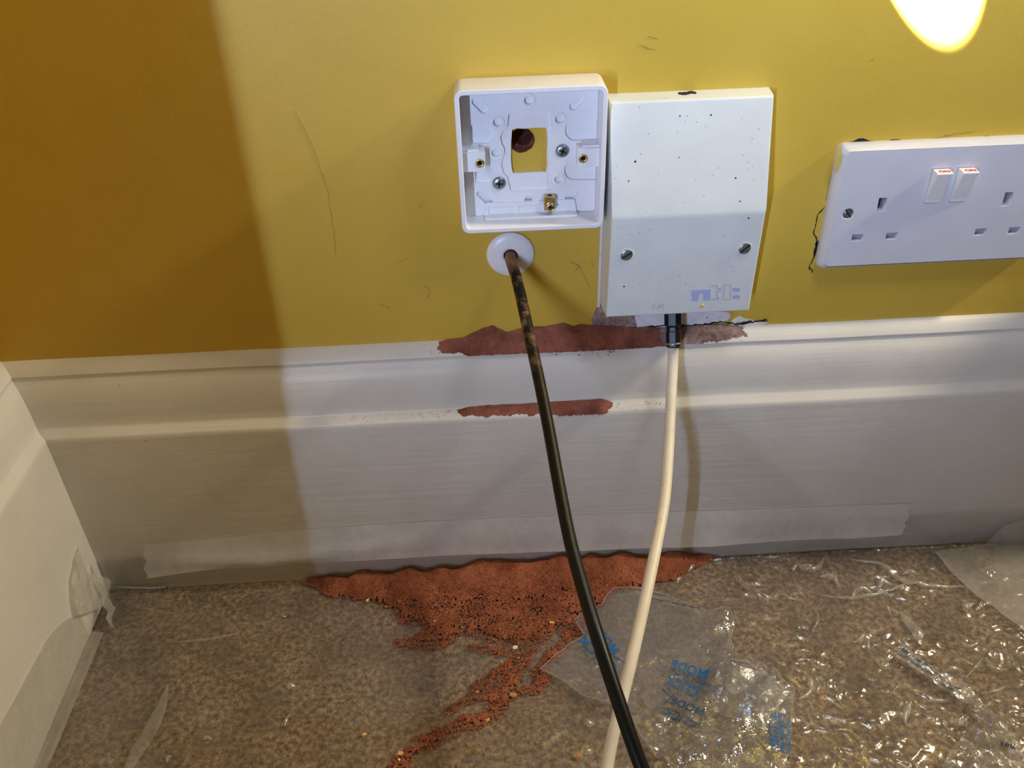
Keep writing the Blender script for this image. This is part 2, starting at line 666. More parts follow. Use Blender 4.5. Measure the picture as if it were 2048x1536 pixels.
# ------------------------------------------------------------------ the room
WL = -0.362            # left wall face
hole_c = at(1043, 281, 0)
hole = [(hole_c.x + .0078 * (1 + .10 * nz(i, 0, .9, 3)) * math.cos(2 * math.pi * i / 26),
         hole_c.z + .0078 * (1 + .10 * nz(i, 4, .9, 3)) * math.sin(2 * math.pi * i / 26)) for i in range(26)]
wall_back = link('wall_back', plate([[(WL - .1, 0), (1.3, 0), (1.3, 2.2), (WL - .1, 2.2)], hole], -90, 0), 'wall',
                 label='yellow painted back wall carrying the boxes', kind='structure')
wall_left = link('wall_left', box((WL - .1, -.68, 0), (WL, 0, 2.2)), 'wall', label='yellow painted side wall at the left corner', kind='structure')
shadow_nib = link('added_shadow_wall', box((-1.5, -.68, 0), (-.302, -.60, 2.2)), 'wall', label='added unseen short wall that casts the shadow edge at left', kind='structure')  # added out of view to block the doorway light from the left corner
floor = link('floor', box((-1.5, -2.2, -.05), (1.3, .0, 0)), 'carpet', label='brown speckled carpet floor under the plastic', kind='structure')

# casing added out of view at the right to shade the lower skirting
link('added_casing_1', box((.552, -.062, 0), (.80, 0, .458), .002), 'skirt_l', label='added unseen white casing that shades the lower right skirting', kind='structure')

# bore of the drilled hole
bore = lathe([(.0077, -.0002), (.0074, .004), (.0066, .006), (.0062, .060), (.0, .061)], (hole_c.x, 0, hole_c.z), (.12, 1, .16), 24)
child('drilled_hole', bore, 'brick', wall_back, label='rough red brick hole drilled through the wall')

# skirting profile (distance from wall, height), metres
prof = [(0, .2065), (.0035, .2050), (.0072, .1992), (.0078, .1980), (.0070, .1958), (.0074, .1940), (.0095, .1915), (.0118, .1850), (.0132, .1760),
        (.0138, .1660), (.0140, .1590), (.0146, .1572), (.0192, .1540), (.0200, .1522), (.0200, .1490), (.0200, 0.0)]


def skirting(axis):
    verts, faces = [], []
    n = 90
    for i in range(n + 1):
        for (d, z) in prof:
            if axis == 'x':
                x0 = WL + d
                x = x0 + (1.3 - x0) * (i / n) ** 1.3
                w = .0006 * nz(x, z, 14) + .0003 * nz(x, z, 60, 3)
                verts.append((x, -d + w * (1 if d > .003 else 0), z + (.0008 * nz(x, 1, 11, 5) if z > .01 else 0)))
            else:
                y0 = -d
                y = y0 + (-.60 - y0) * (i / n)
                w = .0006 * nz(y, z, 14, 8)
                verts.append((WL + d + w * (1 if d > .003 else 0), y, z + (.0008 * nz(y, 1, 11, 9) if z > .01 else 0)))
    k = len(prof)
    for i in range(n):
        for j in range(k - 1):
            f = (i * k + j, i * k + j + 1, (i + 1) * k + j + 1, (i + 1) * k + j)
            faces.append(f if axis == 'x' else f[::-1])
    return mesh(verts, faces)


bb_back = link('baseboard_back', skirting('x'), 'skirt_b', label='tall moulded white gloss skirting along the back wall', kind='structure', smooth=True)
bb_left = link('baseboard_left', skirting('y'), 'skirt_l', label='tall moulded white gloss skirting on the left side', kind='structure', smooth=True)
for o in (bb_back, bb_left):
    md = o.modifiers.new('edges', 'EDGE_SPLIT')
    md.split_angle = math.radians(38)


# flat marks that belong to the wall: chips, cracks, bare plaster
def wall_patch(name, pxs, mat, d=0.35, label=None, parent=wall_back, d0=0.0):
    pts = [at(x, y, d) for x, y in pxs]
    return child(name, plate([[(p.x, p.z) for p in pts]], d0, d), mat, parent, label=label)


def crack(pxs, w0, d=.25, mat='dark', parent=wall_back, name='crack', d0=0.0):
    up, lo = [], []
    pts = []
    for i in range(len(pxs) - 1):
        (x0, y0), (x1, y1) = pxs[i], pxs[i + 1]
        k = max(1, int(math.hypot(x1 - x0, y1 - y0) / 5))
        for j in range(k):
            t = j / k
            pts.append((x0 + (x1 - x0) * t + random.uniform(-1, 1), y0 + (y1 - y0) * t + random.uniform(-1.4, 1.4)))
    pts.append(pxs[-1])
    V = [at(x, y, d) for x, y in pts]
    for i, p in enumerate(V):
        t = (V[min(i + 1, len(V) - 1)] - V[max(i - 1, 0)]).normalized()
        nrm = Vector((-t.z, 0, t.x))
        w = w0 * .001 * (.35 + random.random()) * (0.25 if i in (0, len(V) - 1) else 1)
        up.append((p.x + nrm.x * w / 2, p.z + nrm.z * w / 2))
        lo.append((p.x - nrm.x * w / 2, p.z - nrm.z * w / 2))
    return child(name, plate([up + lo[::-1]], d0, d), mat, parent)


wall_patch('bare_plaster_patch', [(1262, 655), (1262, 628), (1300, 625), (1420, 622), (1459, 625), (1462, 634), (1452, 643), (1420, 648), (1360, 654), (1300, 658)], 'plaster',
           label='bare white plaster strip under the cable box')
wall_patch('dirty_plaster_patch', [(1192, 668), (1183, 640), (1190, 622), (1202, 606), (1214, 598), (1230, 620), (1268, 628), (1275, 655), (1240, 668)], 'dustgrey', .45,
           label='dust-stained broken plaster beside the cable box')
wall_patch('chipped_edge', [(1455, 652), (1468, 638), (1480, 632), (1490, 637), (1512, 642), (1540, 646), (1500, 656)], 'filler', .5)
# dark gaps where the plaster is broken behind the socket and the cable box
gap_shapes = [[(1690, 286), (1706, 283), (1718, 277), (1728, 277), (1740, 282), (1772, 283), (1785, 279), (1796, 279), (1810, 281), (1790, 287), (1720, 290), (1692, 290)],
              [(1962, 276), (1972, 272), (1984, 273), (1986, 278), (1964, 280)], [(2024, 273), (2036, 270), (2048, 270), (2060, 272), (2060, 278), (2024, 278)]]
for gsh in gap_shapes:
    wall_patch('plaster_gap', gsh, 'dark', .3, label='dark gap in broken plaster above the socket')
crack([(1650, 415), (1637, 428), (1632, 450), (1626, 468), (1634, 478), (1633, 500), (1628, 515), (1620, 530), (1618, 540)], .7)
crack([(1636, 480), (1631, 500), (1628, 512)], 2.0)
crack([(1617, 534), (1626, 542), (1622, 546)], 2.2, mat='brick')
crack([(1860, 279), (1890, 272), (1912, 267), (1930, 267), (1950, 261)], .5, mat='scuff')
crack([(1676, 298), (1662, 350), (1652, 400)], .45, mat='scuff')
crack([(1198, 661), (1250, 657), (1290, 655), (1340, 651), (1400, 651), (1440, 644), (1470, 648), (1500, 645), (1535, 641)], 1.3, d=.7)
crack([(1470, 650), (1490, 648), (1505, 643)], 2.2, d=.8)
crack([(0, 730), (40, 727), (90, 722), (160, 719)], .9, d=.4)
crack([(160, 718), (330, 711), (470, 702)], .35, d=.4, mat='scuff')
crack([(1278, 90), (1300, 97), (1312, 98)], 0.48, mat='scuff', name='scuff_mark')
crack([(1296, 74), (1318, 78)], 0.36, mat='scuff', name='scuff_mark')
crack([(1742, 122), (1752, 116)], 0.42, mat='scuff', name='scuff_mark')
crack([(590, 222), (625, 290), (655, 380), (668, 470), (672, 508)], 0.13, mat='scuff', name='scuff_mark')
crack([(790, 522), (800, 522), (818, 514)], 0.30, mat='scuff', name='scuff_mark')
crack([(758, 608), (775, 614), (782, 624)], 0.42, mat='scuff', name='scuff_mark')
crack([(836, 408), (842, 418), (847, 402)], 0.30, mat='scuff', name='scuff_mark')
crack([(848, 572), (860, 580), (856, 596)], 0.72, mat='scuff', name='scuff_mark')
crack([(1140, 522), (1158, 534), (1148, 546)], 0.90, mat='scuff', name='scuff_mark')
crack([(1158, 530), (1172, 562), (1180, 574)], 0.42, mat='scuff', name='scuff_mark')
crack([(1182, 520), (1187, 535)], 0.60, mat='scuff', name='scuff_mark')

# ------------------------------------------------------------------ single back box
PZ = .33980
box_root = thing('socket_back_box', 'empty white plastic single back box screwed to the wall, open front', 'back box', (0, 0, PZ - .043))


def pb(cx, cy, d):
    """position in the close-up of the box -> wall plane"""
    p = at(880 + .234375 * cx, 120 + .234375 * cy, d)
    return (p.x, p.z)


child('side_wall', plate([rrect(-.043, PZ - .043, .043, PZ + .043, .0048, 8), rrect(-.0402, PZ - .0402, .0402, PZ + .0402, .0022, 5)], 0, 24.2, .0005), 'whitepl', box_root)
bd = 5.0
holes = [obround(pb(305, 357, bd), pb(372, 425, bd), .0024), obround(pb(1197, 335, bd), pb(1138, 398, bd), .0024),
         obround(pb(345, 1143, bd), pb(420, 1212, bd), .0024), obround(pb(1172, 1103, bd), pb(1098, 1180, bd), .0024)]
for c in ((755, 345), (490, 533), (1020, 505), (475, 795), (1012, 1020), (757, 1195)):
    holes.append(circ(*pb(*c, bd), .0024, 18))


def dshape(x0, y0, x1, y1, side):
    a = []
    n = 8
    ym, r = (y0 + y1) / 2, (y1 - y0) / 2
    if side == 'L':       # round end at the right
        a = [(x0, y0)] + [(x1 - r * .9 + r * .9 * math.sin(math.pi * i / n), ym - r * math.cos(math.pi * i / n)) for i in range(n + 1)] + [(x0, y1)]
    else:
        a = [(x1, y0)] + [(x0 + r * .9 - r * .9 * math.sin(math.pi * i / n), ym - r * math.cos(math.pi * i / n)) for i in range(n + 1)] + [(x1, y1)]
    return [pb(x, y, bd) for x, y in a]


holes += [dshape(262, 556, 463, 716, 'L'), dshape(300, 905, 470, 1050, 'L'), dshape(1066, 517, 1335, 690, 'R'), dshape(1060, 866, 1330, 1025, 'R')]
wave = [(600, 452), (935, 446), (945, 500), (945, 1110), (600, 1122), (585, 1060), (575, 1010), (540, 965), (520, 900), (530, 850), (550, 800), (546, 760),
        (522, 710), (514, 655), (530, 615), (570, 570), (580, 520), (582, 470)]
holes.append([pb(x, y, bd) for x, y in wave])
child('base', plate_flat([rrect(-.0401, PZ - .0401, .0401, PZ + .0401, .002, 4)] + holes, 2.0, bd), 'whitepl', box_root)
ko = [(616, 600), (650, 588), (720, 592), (800, 584), (905, 582), (914, 620), (918, 720), (912, 830), (916, 900), (905, 962), (800, 966), (700, 972), (625, 976), (612, 930), (606, 850), (608, 700)]
child('knockout_membrane', plate_flat([rrect(-.0401, PZ - .0401, .0401, PZ + .0401, .002, 4), [pb(x, y, 4) for x, y in ko]], .3, 2.9), 'whitepl', box_root)
# raised rings around the knockouts
for c in ((755, 345), (490, 533), (1020, 505), (475, 795), (1012, 1020), (757, 1195)):
    ctr = pb(*c, bd)
    child('knockout_ring', plate([circ(*ctr, .0042, 22), circ(*ctr, .0025, 18)], bd - .3, bd + .5, .0002, 1), 'whitepl', box_root)
# lugs with brass inserts
for (q, ins) in ((((187, 795), (386, 785), (391, 950), (190, 963)), (340, 880)), (((1172, 757), (1364, 750), (1364, 913), (1176, 917)), (1222, 840))):
    dl = 15.0
    pts = [pb(x, y, dl) for x, y in q]
    xs = [p[0] for p in pts]
    zs = [p[1] for p in pts]
    left = ins[0] < 600
    x0, x1 = (-.0405, sum(sorted(xs)[2:]) / 2) if left else (sum(sorted(xs)[:2]) / 2, .0405)
    z0, z1 = sum(sorted(zs)[:2]) / 2, sum(sorted(zs)[2:]) / 2
    ic = pb(*ins, dl)
    lug = child('screw_lug', plate([rrect(x0, z0, x1, z1, .0008, 3), circ(*ic, .0024, 18)], bd - 1, dl, .0003, 1), 'whitepl', box_root)
    child('brass_insert', lathe([(.0014, -.006), (.0014, .0002), (.0017, .0005), (.0026, .0004), (.0027, -.001)], (ic[0], -dl * .001, ic[1]), n=20), 'brass', lug, True)
    child('insert_bore', lathe([(.00135, 0), (0, 0)], (ic[0], -(dl - 4) * .001, ic[1]), n=16), 'dark', lug)
    # rib linking lug and base
    child('rib', box((x0 if left else x1 - .010, -.0135, z1), (x0 + .010 if left else x1, -.004, z1 + .0012), .0002), 'whitepl', box_root)


def pan_screw(root, ctr, d, r, tilt=0.0, name='fixing_screw', cross=True, mat='steel', proud=.0016):
    c = Vector((ctr[0], -d * .001, ctr[1]))
    s = child(name, lathe([(r, -.0006), (r, .0003), (r * .93, proud * .6), (r * .7, proud * .92), (r * .35, proud), (0, proud)], c, n=28), mat, root, True)
    bars = bmesh.new()
    for ang in ((tilt, tilt + math.pi / 2) if cross else (tilt,)):
        bmesh.ops.create_cube(bars, size=1, matrix=Matrix.Translation((c.x, c.y - proud * (.72 if cross else .86), c.z)) @ Matrix.Rotation(ang, 4, 'Y')
                              @ Matrix.Diagonal((r * (1.15 if cross else 1.95), proud * .7, r * (.26 if cross else .30), 1)))
    child('driver_slot', bm_mesh(bars), 'dark', s)
    if cross:
        for k in range(4):
            a = tilt + math.pi / 4 + k * math.pi / 2
            child('drive_glint', lathe([(.00035, 0), (.0002, .00015), (0, .0002)], c + Vector((math.cos(a) * r * .42, -proud * .9, math.sin(a) * r * .42)), n=8), 'whitepl' if k == 0 else mat, s)
    return s


pan_screw(box_root, pb(1047, 781, 6.5), 5.0, .0041, .4)
pan_screw(box_root, pb(506, 1058, 6.5), 5.0, .0041, .1)
# earth terminal
ep = pb(935, 1222, 9)
term = child('earth_terminal', plate([rrect(ep[0] - .0034, ep[1] - .0040, ep[0] + .0034, ep[1] + .0046, .0005, 3)], 4.5, 11, .0003, 1), 'brass', box_root)
child('terminal_screw', lathe([(.0028, 0), (.0028, .0012), (.0024, .0016), (.0016, .0016), (.0014, .0006), (0, .0006)], (ep[0] + .0006, -.011, ep[1] - .0016), n=22), 'brass', term, True)
child('screw_slot', box((ep[0] - .0014, -.0129, ep[1] - .0019), (ep[0] + .0026, -.0118, ep[1] - .0013)), 'dark', term)
child('wire_hole', lathe([(.0016, 0), (0, 0)], (ep[0] + .0002, -.0077, ep[1] + .00465), axis=(0, 0, 1), n=16), 'dark', term)
# ledge with three shallow cable-entry pockets along the bottom wall
zb = PZ - .0402
xa, xz = pb(392, 1330, 8)[0], pb(1158, 1330, 8)[0]
pk = []
for a, b in ((415, 625), (672, 880), (925, 1140)):
    pk.append(rrect(pb(a, 1330, 8)[0], zb + .0012, pb(b, 1330, 8)[0], zb + .0066, .0005, 2))
child('cable_entry_ledge', plate_flat([[(xa - .0008, zb - .0003), (xz + .0008, zb - .0003), (xz - .0006, zb + .0088), (xa + .0006, zb + .0088)]] + pk, 4.0, 6.6), 'whitepl', box_root)
child('pocket_back', box((xa, -.0058, zb), (xz, -.0045, zb + .0080)), 'whitepl', box_root)
child('moulded_ridge', box((xa - .0006, -.0120, zb - .0003), (xz + .0006, -.0062, zb + .0012), .0003), 'whitepl', box_root)
# moulded marks
mk = text2d('I', .001)
for (x, y, w, h) in ((640, 487, 26, 26), (735, 505, 14, 44), (770, 505, 10, 44), (805, 500, 20, 44), (850, 500, 20, 44), (720, 1000, 22, 22), (780, 1015, 24, 18), (880, 1055, 40, 40), (935, 375, 18, 18)):
    a, b = pb(x - w / 2, y + h / 2, 4), pb(x + w / 2, y - h / 2, 4)
    dm = 2.8 if 560 < x < 945 and y > 440 else bd - .1
    child('moulded_mark', plate([rrect(a[0], a[1], b[0], b[1], .0002, 2), rrect(a[0] + .0003, a[1] + .0003, b[0] - .0003, b[1] - .0003, .0001, 1)], dm, dm + .25), 'whitepl', box_root)

# ------------------------------------------------------------------ cable box with sloped cover
XL, XR = .0472, .1405
ob_root = thing('cable_junction_box', 'grubby pale plastic cable box with folded sloping cover and two dark screws', 'junction box', (.0940, 0, .2345))
side = [(0, .2330), (.0255, .2338), (.0297, .3043), (.0295, .3060), (.0125, .3692), (0.0, .3705)]


def cover_mesh():
    bm = bmesh.new()
    xs = [(XL - .0012, XR + .0012)] * 1
    secs = []
    for x, ins in ((XL, 0), (XR, 0)):
        ring = []
        for d, z in side:
            f = d / .0297
            xx = x - .0018 * (1 - f) if x == XL else x + .0010 * (1 - f)
            ring.append(bm.verts.new((xx, -d, z)))
        secs.append(ring)
    n = len(side)
    for i in range(n):
        j = (i + 1) % n
        bm.faces.new((secs[0][i], secs[0][j], secs[1][j], secs[1][i]))
    bm.faces.new(secs[0][::-1])
    bm.faces.new(secs[1])
    bm.edges.ensure_lookup_table()
    ed = [e for e in bm.edges if all(v.co.y < -.002 for v in e.verts)]
    bmesh.ops.bevel(bm, geom=ed, offset=.0011, segments=3, affect='EDGES', profile=.5)
    # chamfered corner top right
    return bm_mesh(bm)


cov = child('cover', cover_mesh(), 'cover', ob_root)


def cover_d(z):
    if z < .3043:
        t = (z - .2338) / (.3043 - .2338)
        return .0255 + (.0297 - .0255) * t
    t = (z - .3060) / (.3692 - .3060)
    return .0295 + (.0125 - .0295) * t


# side strip the grime clings to, and the clip gap on top
child('base_edge', box((XL - .0034, -.0060, .2300), (XL - .0016, -.0002, .3690), .0003), 'coverside', ob_root)
g0 = at(1376, 181, 5)
gap = bmesh.new()
for k in range(7):
    bmesh.ops.create_icosphere(gap, subdivisions=2, radius=1, matrix=Matrix.Translation((g0.x - .004 + k * .00135, -.0035 - .0008 * math.sin(k), .3700)) @ Matrix.Diagonal((.0015, .0022, .0006 + .0002 * (k % 3), 1)))
child('clip_gap', bm_mesh(gap), 'dark', ob_root)
for px, py, tl in ((1253, 509, -.55), (1489, 496, -.75)):
    p = at(px, py, 27.5)
    pan_screw(cov, (p.x, p.z), cover_d(p.z) * 1000 - .3, .0037, tl, 'cover_screw', False, proud=.0009)
    child('screw_well', lathe([(.0040, .0003), (.0044, .0005), (.0046, .0001)], (p.x, -cover_d(p.z), p.z), n=26), 'cover', cov, True)
for px, py, r in ((1257, 362, .0005), (1471, 356, .0006), (1480, 403, .0005), (1248, 573, .0006), (1358, 314, .0004), (1414, 635, .0005), (1421, 229, .0006), (1359, 231, .0005), (1270, 323, .0007), (1497, 436, .0006)):
    p = at(px, py, 26)
    dd = cover_d(p.z)
    p = at(px, py, dd * 1000)
    child('dirt_speck', lathe([(r, 0), (r * .7, .0001), (0, .00015)], (p.x, -cover_d(p.z) - .00005, p.z), n=8), 'dark', cov)


# faded print near the bottom of the cover
def on_cover(pxs, hole=None, t=.12):
    loops = []
    for L in ([pxs] + (hole or [])):
        loops.append([(at(x, y, 26.3).x, at(x, y, 26.3).z) for x, y in L])
    me = plate(loops, 0, t)
    for v in me.vertices:
        v.co.y = v.co.y - cover_d(v.co.z) + .00002
    return me


def lc(x, y):
    return (1360 + x * 160 / 2048, 540 + y * 100 / 1280)


child('faded_logo', on_cover([lc(290, 515), lc(780, 485), lc(775, 775), lc(590, 785), lc(590, 620), lc(545, 590), lc(480, 640), (lc(465, 795)), lc(300, 800)]), 'logo', cov,
      label='faded blue printed block logo on the cable box')


def outline(x0, y0, x1, y1, w=14):
    return [lc(x0, y0), lc(x1, y0), lc(x1, y1), lc(x0, y1)], [[lc(x0 + w, y0 + w), lc(x1 - w, y0 + w), lc(x1 - w, y1 - w), lc(x0 + w, y1 - w)]]


a, h = outline(1105, 360, 1300, 765, 20)
child('faded_logo', on_cover(a, h), 'logoline', cov)
child('faded_logo', on_cover([lc(790, 390), lc(950, 370), lc(955, 450), lc(1040, 460), lc(1035, 540), lc(955, 560), lc(960, 680), lc(1010, 720), lc(1000, 760), lc(800, 775), lc(800, 755),
                              lc(960, 745), lc(930, 700), lc(925, 540), lc(1010, 520), lc(1015, 480), lc(930, 470), lc(925, 395), lc(800, 412)]), 'logoline', cov)
for cy in (500, 690):
    child('faded_logo', on_cover([lc(1440 + 105 * math.cos(t), cy + 58 * math.sin(t)) for t in [2 * math.pi * i / 16 for i in range(16)]]), 'logo', cov)
mm_ = text2d('F-M', .0062)
for v in mm_.vertices:
    p0 = at(1303, 621, 26)
    x, z = p0.x + v.co.x * .8, p0.z + v.co.y + v.co.x * .02
    v.co = (x, -cover_d(z) - .0001, z)
child('moulded_letters', mm_, 'logoline', cov)
yp = at(1404, 611, 26)
child('paint_drop', lathe([(.0014, 0), (.0011, .0005), (0, .0007)], (yp.x, -cover_d(yp.z), yp.z), n=14), 'paint', cov, True)

# ------------------------------------------------------------------ double socket
SX, SZ = .26156, .29354
so_root = thing('double_wall_socket', 'white plastic double switched wall socket with red ON rockers', 'wall socket', (SX, 0, SZ - .043))


def sp(x, z):
    return (SX + x * .001, SZ + z * .001)


slots = []
ln, earth = [], []
for s in (-1, 1):
    cx = s * (36.5 + 3.746)
    for k in (-1, 1):
        ln.append((cx + k * 11.1, -22.2 + 3.2))
    earth.append((cx, 3.2))


def rect(cx, cz, w, h):
    return [sp(cx - w / 2, cz - h / 2), sp(cx + w / 2, cz - h / 2), sp(cx + w / 2, cz + h / 2), sp(cx - w / 2, cz + h / 2)]


slot_loops = [rect(x, z, 6.9, 4.4) for x, z in ln] + [rect(x, z, 4.9, 8.8) for x, z in earth]
rk = [(-8.2, 18.5), (8.0, 18.5)]
rock_loops = [rect(x, 14.4, 10.6, 22.4) for x, _ in rk]
scr_pos = [(-60.6, -2.0), (60.6, -2.0)]
scr_loops = [circ(*sp(x, z), .0034, 20) for x, z in scr_pos]
child('face_plate', plate([rrect(*sp(-69.2, -39.2), *sp(69.2, 38.8), .003, 5)] + slot_loops + rock_loops + scr_loops, 0.6, 9.0, .0005, 2), 'plate', so_root)
# chamfered rim around the face
rim_o, rim_i = rrect(*sp(-72.6, -42.4), *sp(72.6, 41.6), .0045, 6), rrect(*sp(-69.3, -39.3), *sp(69.3, 38.9), .003, 6)
n = len(rim_o)
vs = [(x, 0, z) for x, z in rim_o] + [(x, -.0034, z) for x, z in rim_o] + [(SX + (x - SX) * .994, -.0052, SZ + (z - SZ) * .992) for x, z in rim_o] + [(x, -.00906, z) for x, z in rim_i]
fs = []
for r_ in range(3):
    for i in range(n):
        fs.append((r_ * n + i, r_ * n + (i + 1) % n, (r_ + 1) * n + (i + 1) % n, (r_ + 1) * n + i))
child('rim', mesh(vs, fs), 'plate', so_root, True)
for x, z in ln:
    sh = bmesh.new()
    c = sp(x, z)
    # sloping shutter behind the slot
    vv = [sh.verts.new(p) for p in ((c[0] - .0034, -.0010, c[1] - .0022), (c[0] + .0034, -.0050, c[1] - .0022), (c[0] + .0034, -.0036, c[1] + .0022), (c[0] - .0034, -.0010, c[1] + .0022))]
    sh.faces.new(vv)
    child('shutter', bm_mesh(sh), 'shutter', so_root)
for x, z in earth:
    c = sp(x, z)
    child('earth_slot_back', box((c[0] - .009, -.0011, c[1] - .009), (c[0] + .009, -.0004, c[1] + .009)), 'dark', so_root)
for x, z in scr_pos:
    pan_screw(so_root, sp(x, z), 6.9, .0031, .9, 'mounting_screw', False)
    child('screw_backing', lathe([(.0036, 0), (0, 0)], (*(lambda q: (q[0], -.0060, q[1]))(sp(x, z)),), n=16), 'dark', so_root)
for x, _ in rk:
    x0, x1 = x - 5.0, x + 5.0
    zb, zt = 3.3, 25.3
    bm = bmesh.new()
    ring = []
    pr = [(zb, 4.0), (zb, 9.6), (zb + 2, 9.9), (zt - 1.0, 15.6), (zt - .2, 15.0), (zt, 9.0), (zt, 4.0)]
    for xx in (x0, x1):
        ring.append([bm.verts.new((SX + xx * .001, -d * .001, SZ + z * .001)) for z, d in pr])
    m_ = len(pr)
    for i in range(m_):
        bm.faces.new((ring[0][i], ring[0][(i + 1) % m_], ring[1][(i + 1) % m_], ring[1][i]))
    bm.faces.new(ring[0][::-1])
    bm.faces.new(ring[1])
    bmesh.ops.bevel(bm, geom=bm.edges[:], offset=.0004, segments=2, affect='EDGES', profile=.5)
    r_ob = child('rocker_switch', bm_mesh(bm), 'rocker', so_root)
    tx = text2d('ON', .0047, bold=.00012)
    for v in tx.vertices:
        v.co = (SX + (x - 3.2) * .001 + v.co.x * .95, -.0148 + v.co.y, SZ + zt * .001 + .00012)
    # lie on the top end of the rocker, readable from the front
    for v in tx.vertices:
        v.co.y = -.0147 + (v.co.y + .0148)
    child('on_lettering', tx, 'red', r_ob, label='red ON lettering on the rocker end')
child('paint_smear', plate([[(at(x, y, 8).x, at(x, y, 8).z) for x, y in ((1678, 300), (1684, 294), (1685, 312), (1682, 330), (1677, 342), (1672, 346), (1672, 326))]], 6.5, 7.2), 'paint', so_root,
      label='yellow wall paint smeared on the socket edge')

# ------------------------------------------------------------------ cable grommet
gc = at(1021, 510, 2)
gr = thing('cable_entry_grommet', 'round white plastic cable entry cover with black cable through it', 'grommet', (gc.x, 0, gc.z - .0155))
child('disc', lathe([(.0153, 0.0002), (.0155, .0010), (.0150, .0018), (.0110, .0026), (.0068, .0032), (.0047, .0034), (.0044, .0028), (.0044, .0006)], (gc.x, 0, gc.z), n=48), 'whitepl', gr, True)
child('centre_hole', lathe([(.0046, 0), (0, 0)], (gc.x, -.0009, gc.z), n=24), 'dark', gr)

# ------------------------------------------------------------------ cables
bpath = [Vector((gc.x, -.0012, gc.z)), Vector((gc.x, -.010, gc.z - .0010))]
for px, py, dep in ((1034, 560, 554), (1052, 640, 540), (1078, 760, 518), (1098, 860, 500), (1118, 970, 479), (1140, 1080, 459), (1167, 1180, 442), (1197, 1280, 427), (1236, 1400, 415), (1284, 1536, 406)):
    bpath.append(dp(px, py, dep))
bpath += [Vector((.052, -.335, .105)), Vector((.085, -.40, .040)), Vector((.14, -.47, .0125)), Vector((.24, -.56, .0110)), Vector((.38, -.62, .0110))]
bc = thing('black_coaxial_cable', 'thick black coaxial cable dusted with brick, coming out of the white grommet', 'cable', (gc.x, 0, gc.z))
child('jacket', tube(catmull(bpath, 14), .0036, 18), 'blackcab', bc, True)
# pale scuffs and printed dashes along the jacket
bp = catmull(bpath, 14)
marks = bmesh.new()
for i in range(30, 112, 3):
    if random.random() < .25:
        continue
    p = bp[i]
    t = (bp[i + 1] - bp[i - 1]).normalized()
    view = (Vector(CAM) - p).normalized()
    s = t.cross(view).normalized()
    nrm = (view * .92 - s * .25 + s * random.uniform(-.15, .15)).normalized()
    q = p + nrm * .00352
    M = Matrix((s.normalized(), t, nrm)).transposed().to_4x4()
    M.translation = q
    bmesh.ops.create_cube(marks, size=1, matrix=M @ Matrix.Diagonal((random.uniform(.0005, .0012), random.uniform(.0008, .0032), .0004, 1)))
child('printed_mark', bm_mesh(marks), 'chipw', bc, label='pale worn print marks on the black cable', kind='stuff')

wroot = thing('white_coaxial_cable', 'off-white coaxial cable with black plug hanging from the cable box', 'cable', (.0930, -.014, .2330))
cp = Vector((.0930, -.0140, .2335))
wp = [Vector((.0930, -.0230, .2110))]
for px, py, dep in ((1346, 720, 592), (1342, 800, 586), (1337, 900, 574), (1329, 1000, 559), (1311, 1100, 540), (1290, 1200, 521), (1263, 1320, 505), (1236, 1430, 495), (1214, 1536, 488)):
    wp.append(dp(px, py, dep))
wp += [Vector((.010, -.29, .040)), Vector((.005, -.36, .0120)), Vector((.03, -.48, .0105)), Vector((.10, -.62, .0105))]
child('jacket', tube(catmull(wp, 12), .0036, 18), 'whitecab', wroot, True)
ax = (Vector((.0932, -.0236, .2100)) - cp).normalized()
plug = child('plug', lathe([(0, 0), (.0058, 0), (.0060, .0005), (.0060, .0125), (.0055, .0135), (.0045, .0140), (.0045, .0165), (.0050, .0170), (.0050, .0270), (.0046, .0278), (.0036, .0280)], cp, ax, n=8), 'blackpl', wroot)
child('plug_ring', lathe([(.0051, .0245), (.00525, .0248), (.00525, .0255), (.0051, .0258)], cp, ax, n=24), 'steel', plug, True)

# ------------------------------------------------------------------ dust sheet over the floor
def film_amp(x, y):
    a = .0008 + .0040 * sstep(.08, .17, x) + .0016 * sstep(-.11, -.19, y)
    a += .0010 * math.exp(-((x + .30) / .05) ** 2)
    return a


def ridge(x, y, s, z, p=3.0):
    return (1 - min(1, abs(nz(x, y, s, z)) * 1.6)) ** p


def film_h(x, y):
    a = film_amp(x, y)
    e = sstep(-.024, -.045, y)
    wx_, wy_ = x + .006 * nz(x, y, 30, 3), y + .006 * nz(x, y, 30, 8)
    h = a * (.50 * ridge(wx_, wy_, 20, 5, 3) * max(0, .5 + nz(x, y, 14, 6)) + .55 * ridge(wx_, wy_, 46, 2, 5) * max(0, .45 + nz(x, y, 25, 1)) + .42 * ridge(wx_, wy_, 95, 4, 4) * max(0, .45 + nz(x, y, 30, 7)) + .35 * max(0, nz(x, y, 9, 2)))
    return .0012 + max(0, h) * (.25 + .75 * e)


def sheet_profile(s):
    """s = run along the sheet from its top edge on the skirting -> (distance from wall, height)"""
    if s < .030:
        return .0207 + .0010 * (s / .030) ** 2, .036 - s
    if s < .044:
        t = (s - .030) / .014
        return .0217 + .0075 * t * t, .006 * (1 - t) ** 2
    return .0292 + (s - .044), 0.0


